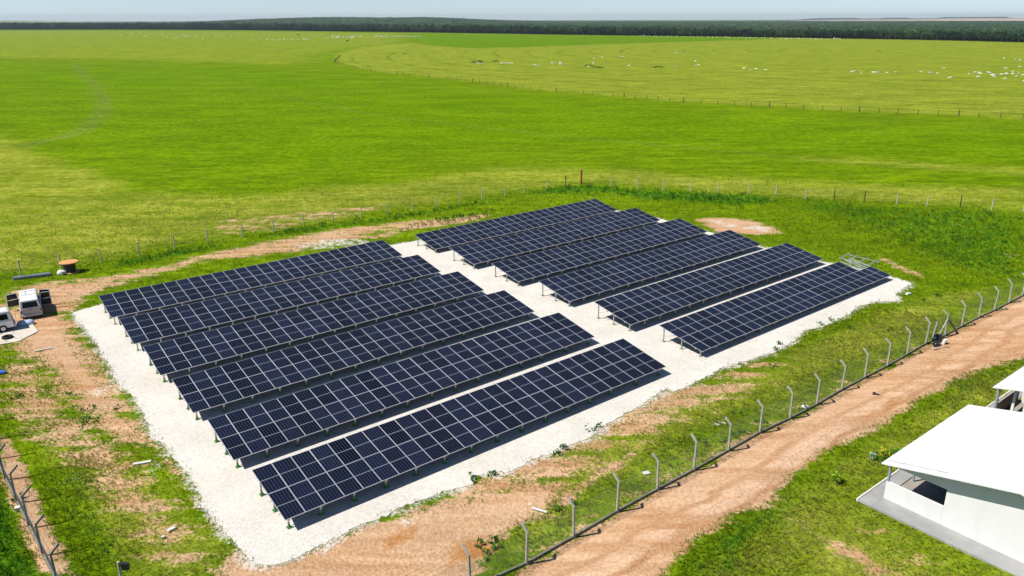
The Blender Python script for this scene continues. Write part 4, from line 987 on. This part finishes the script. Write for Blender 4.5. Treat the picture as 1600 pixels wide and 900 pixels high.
herd([(747,100),(751,101.5),(753,101)], 'cream cow resting beside the dark bush in the far pasture', 'cows resting by the dark bush', COWP)
herd([(783+i*2.3+random.uniform(-.5, .5), 100+random.uniform(-.6, .9)) for i in range(9)], 'cream cow in the tight pinkish row in mid pasture', 'cream cows in a tight row', COWP)
herd([(834,102),(836.5,103),(842.4,103.4),(862.4,99.4),(866.5,100.6),(875,99),(878,99.3),(875.5,101.6),(880.6,102)], 'white cow in the small groups right of the pinkish row', 'white cows in small groups in mid pasture')
herd([(919,105.4),(926.6,99.4),(928,91.6),(940,90.6),(970,88.6),(974,88.6),(982.4,104)], 'white cow spread thinly around the flat bushes in mid pasture', 'white cows thinly spread in mid pasture')
herd([(1057,83.5),(1073.5,81.6),(1056.8,106),(1086.6,95.9),(1087,102.8),(1092,101.9)], 'white cow standing apart right of the flat bushes', 'white cows apart in the right pasture')
herd([(1162,108.3),(1172,109.8),(1181,108.8),(1196,109.6)], 'white cow in the short row of four in the right pasture', 'white cows in a row of four')
herd([(1331,113.8),(1335.6,113),(1346.5,113.8),(1364,114.6),(1367,114.2),(1371,113.8),(1386,114),(1400,114.6),(1439,114),(1453.8,115.3),(1465.6,115),(1474.4,107.8),(1482.8,122.3),(1485.5,121.6)], 'white cow in the long even row in the right pasture', 'white cows in the long row at right')
herd([(1514.7,117.4),(1523,114.4),(1527.8,121.9),(1532,115.7),(1530,115.2),(1543.8,114.4),(1546,115.5),(1549.4,117.8),(1552,119),(1554,120.4),(1556,118.2),(1551,117),(1564.4,116.8),(1572,116.8),(1570.6,124.3),(1571,107.3),(1568.7,91.5),(1582,116.8),(1582,113.5),(1588.8,120.6),(1591.6,115.7),(1593.4,105.6),(1586.5,93.4),(1593.8,94.3),(1598,117.8),(1599.4,128.4)], 'white cow in the cluster at the right edge of the pasture', 'white cows clustered at the right edge')
herd([(466.5,56)], 'black cow alone above the loose file of white cows', None, [COWB], 2.0)
herd([(543,65.2)], 'black cow alone just below the densest white herd', None, [COWB], 1.8)
herd([(196,55.5)], 'black cow at the left end of the far left herd', None, [COWB], 1.2)

# ------------------------------------------------------------ forest
EDGE = [(-60,46.3),(0,46.5),(200,46.3),(400,47.5),(550,49.6),(700,51.5),(850,54),(1000,56),(1150,57.8),(1300,60.5),(1400,62),(1500,64),(1600,66.8),(1680,69)]
EW = [gp(*e) for e in EDGE]; eaz = np.array([math.atan2(q.x, q.y) for q in EW]); er_ = np.array([q.length for q in [Vector((e.x, e.y)) for e in EW]])
def edge_r(a): return np.interp(a, eaz, er_)
def tree_h(a): return np.interp(np.degrees(a), [-34, -20, 0, 15, 34], [15.5, 14, 11.5, 9, 8.5])
def forest_mat(name, lo, hi):
    t = NT(name, .9, .05); p = t.pos()
    c = t.mix(t.ramp(t.noise(p, .09, 4, .6), .3, .7), lo, hi)
    c = t.mix(t.ramp(t.noise(p, .035, 3), .58, .72, 0, .5), c, (.17, .18, .13))
    c = t.mix(t.ramp(t.noise(t.mapping(p, (1, .35, 1)), .016, 6, .75), .42, .62, 0, .85), c, (.012, .028, .016))
    c = t.mix(t.ramp(t.noise(t.mapping(p, (1, .35, 1), (0, 0, 0), (90, 40, 0)), .03, 6, .8), .55, .68, 0, .75), c, (.10, .14, .07))
    t.color(c); return t.m
FM = forest_mat('forest_foliage', (.016, .042, .014), (.06, .105, .035))
TREES = []
BARK = simple('forest_bark', (.12, .10, .08), .9)
for i in range(5):
    V = leaf_cloud(230, 3.2, 5.2, .62, 400+i, 1.6, lobes=9)
    TREES.append((np_mesh('crown', V, np.arange(len(V)).reshape(-1, 4), FM), MB().tube([(0, 0, -.3), (.1, 0, 2.2), (.0, .1, 5.0)], [.28, .2, .1], 6).bar((0, 0, 2.2), (1.2, .4, 4.0), .12).bar((0, 0, 2.4), (-1.1, -.3, 4.2), .12).mesh('trunk', BARK), V))
def forest_front():
    a_hi = eaz[-2]; out = []; a = a_hi
    n = 0; prev = None
    while a > math.radians(-37) and n < 4000:
        r = float(edge_r(a)); out.append((a, r)); a -= 5.2/r*random.uniform(.7, 1.3); n += 1
    # the nearest hundred and sixty stand alone
    for i, (a, r) in enumerate(out[:160]):
        r2 = r+random.uniform(0, 5); x, y = r2*math.sin(a), r2*math.cos(a); s_ = float(tree_h(a))/6.4*random.uniform(.75, 1.2)
        k = random.randrange(5); T_ = link('edge_tree', None, loc=(x, y, gz(x, y)), rotz=random.uniform(0, 6), label='bushy tree in the front row of the forest edge at the right', cat='tree', group='trees on the right part of the forest edge')
        T_.scale = (s_*random.uniform(.85, 1.15), s_, s_)
        link('crown', TREES[k][0], T_); link('trunk', TREES[k][1], T_)
    Vs = []
    def put(a, r, s_):
        x, y = r*math.sin(a), r*math.cos(a); V = TREES[random.randrange(5)][2]
        if r > 1100: V = V.reshape(-1, 4, 3)[::2].reshape(-1, 3)*1.0
        th_ = random.uniform(0, 6); c, s2 = math.cos(th_), math.sin(th_)
        Q_ = np.stack([V[:, 0]*c-V[:, 1]*s2, V[:, 0]*s2+V[:, 1]*c, V[:, 2]], 1)*s_
        Vs.append(Q_+np.array([x, y, gz(x, y)]))
    for a, r in out[160:]: put(a, r+random.uniform(0, 6), float(tree_h(a))/6.4*random.uniform(.7, 1.2))
    for row in (1, 2, 3):
        for a, r in out[::2]: put(a+random.uniform(-3, 3)/r, r+row*8+random.uniform(-3, 3), float(tree_h(a))/6.4*random.uniform(.9, 1.3))
    V = np.vstack(Vs); link('forest_edge', np_mesh('forest_edge', V, np.arange(len(V)).reshape(-1, 4), FM), kind='stuff', label='dark front of the wood beyond the pasture', cat='forest')
forest_front()
def canopy():
    th = np.radians(np.arange(-40, 40.01, .10)); n = len(th); rr = [22.0]
    while rr[-1] < 5200: rr.append(rr[-1]+max(6.5, rr[-1]*.010))
    rr = np.array(rr); m = len(rr); E_ = edge_r(th)
    R = E_[None, :]+rr[:, None]; T = np.broadcast_to(th, R.shape).copy()
    T = T+rng.normal(0, 1, R.shape)*.0005
    X = R*np.sin(T); Y = R*np.cos(T); P = np.stack([X.ravel(), Y.ravel()], 1)
    H = np.broadcast_to(tree_h(th)*.86, R.shape).ravel()
    h = H*(.78+.30*clump_noise(P, .07, 31)*.5+rng.uniform(-.42, .46, len(P)))
    h = np.where(R.ravel() > E_.repeat(m).reshape(n, m).T.ravel()+30, h, h*.8)
    fade = 1-smooth(4200, 5000, np.broadcast_to(rr[:, None], R.shape).ravel())
    Z = ground_z(P[:, 0], P[:, 1])+h*fade
    i = np.arange(m-1)[:, None]*n; j = np.arange(n-1)[None, :]
    Q = np.stack([i+j, i+n+j, i+n+j+1, i+j+1], -1).reshape(-1, 4)[:, ::-1]
    link('forest', np_mesh('forest', np.c_[P, Z], Q, FM, False), kind='stuff', label='wide dark wood stretching behind the pasture to the horizon', cat='forest')
canopy()

# ------------------------------------------------------------ far hills and pale fields
def ridge(name, pts, D, depth, mat, label):
    """pts: (px, py) skyline at distance D, built as a solid landform with its own depth"""
    pts = np.array(pts, float); xs = np.arange(pts[0, 0], pts[-1, 0]+.1, 6.0); ys = np.interp(xs, pts[:, 0], pts[:, 1])
    V = []; n = len(xs)
    for x, y in zip(xs, ys):
        d = ray(x, y); k = D/math.hypot(d.x, d.y); top = d*k+Vector((0, 0, CAMH)); u = Vector((d.x, d.y, 0)).normalized()
        hh_ = top.z
        for s_, f_ in ((-.5, 0), (-.18, .45), (0, 1), (.5, 1), (1.0, 0)):
            q = Vector((top.x, top.y, 0))+u*depth*s_; V.append((q.x, q.y, hh_*f_-2*(f_ == 0)))
    Fc = [(i*5+k, i*5+k+1, (i+1)*5+k+1, (i+1)*5+k) for i in range(n-1) for k in range(4)]
    me = bpy.data.meshes.new(name); me.from_pydata(V, [], Fc); me.materials.append(mat)
    for p_ in me.polygons: p_.use_smooth = True
    link(name, me, kind='structure', label=label)
HILL = simple('distant_wooded_plateau', (.06, .09, .06), 1, 0, 0, .2, .003)
FIELD = simple('distant_bare_fields', (.42, .36, .27), 1, 0, 0, .15, .001)
FIELDG = simple('distant_pale_fields', (.26, .30, .16), 1, 0, 0, .15, .001)
ridge('far_fields', [(1230,33),(1290,31.2),(1400,30.2),(1500,28.6),(1660,28.4),(1750,29.5)], 9500, 2600, FIELD, 'pale bare fields on the horizon at right')
ridge('far_plateau', [(1230,31.5),(1250,30.2),(1275,28.3),(1335,27.7),(1345,29),(1375,28.7),(1385,27.6),(1418,27.6),(1424,28.8),(1462,28.2),(1474,26.6),(1572,26.2),(1580,28.2),(1660,28.6)], 14500, 1500, HILL, 'blue flat topped hills on the horizon at right')
ridge('far_fields', [(-120,32.0),(0,31.6),(60,32.3),(110,33.5),(150,35)], 7000, 2200, FIELDG, 'pale green fields on the horizon at far left')

# ------------------------------------------------------------ air
hz = NT('thin_haze'); hz.t.nodes.remove(hz.b)
pv = hz.n('VolumePrincipled'); pv.inputs['Color'].default_value = (.72, .84, 1.0, 1); pv.inputs['Density'].default_value = .00005; pv.inputs['Anisotropy'].default_value = .2
hz.l(pv.outputs[0], hz.out.inputs['Volume'])
link('haze', MB().box((0, 9000, 61.5), (30000, 22000, 127)).mesh('haze', hz.m), kind='stuff', label='thin bluish haze over the plain')
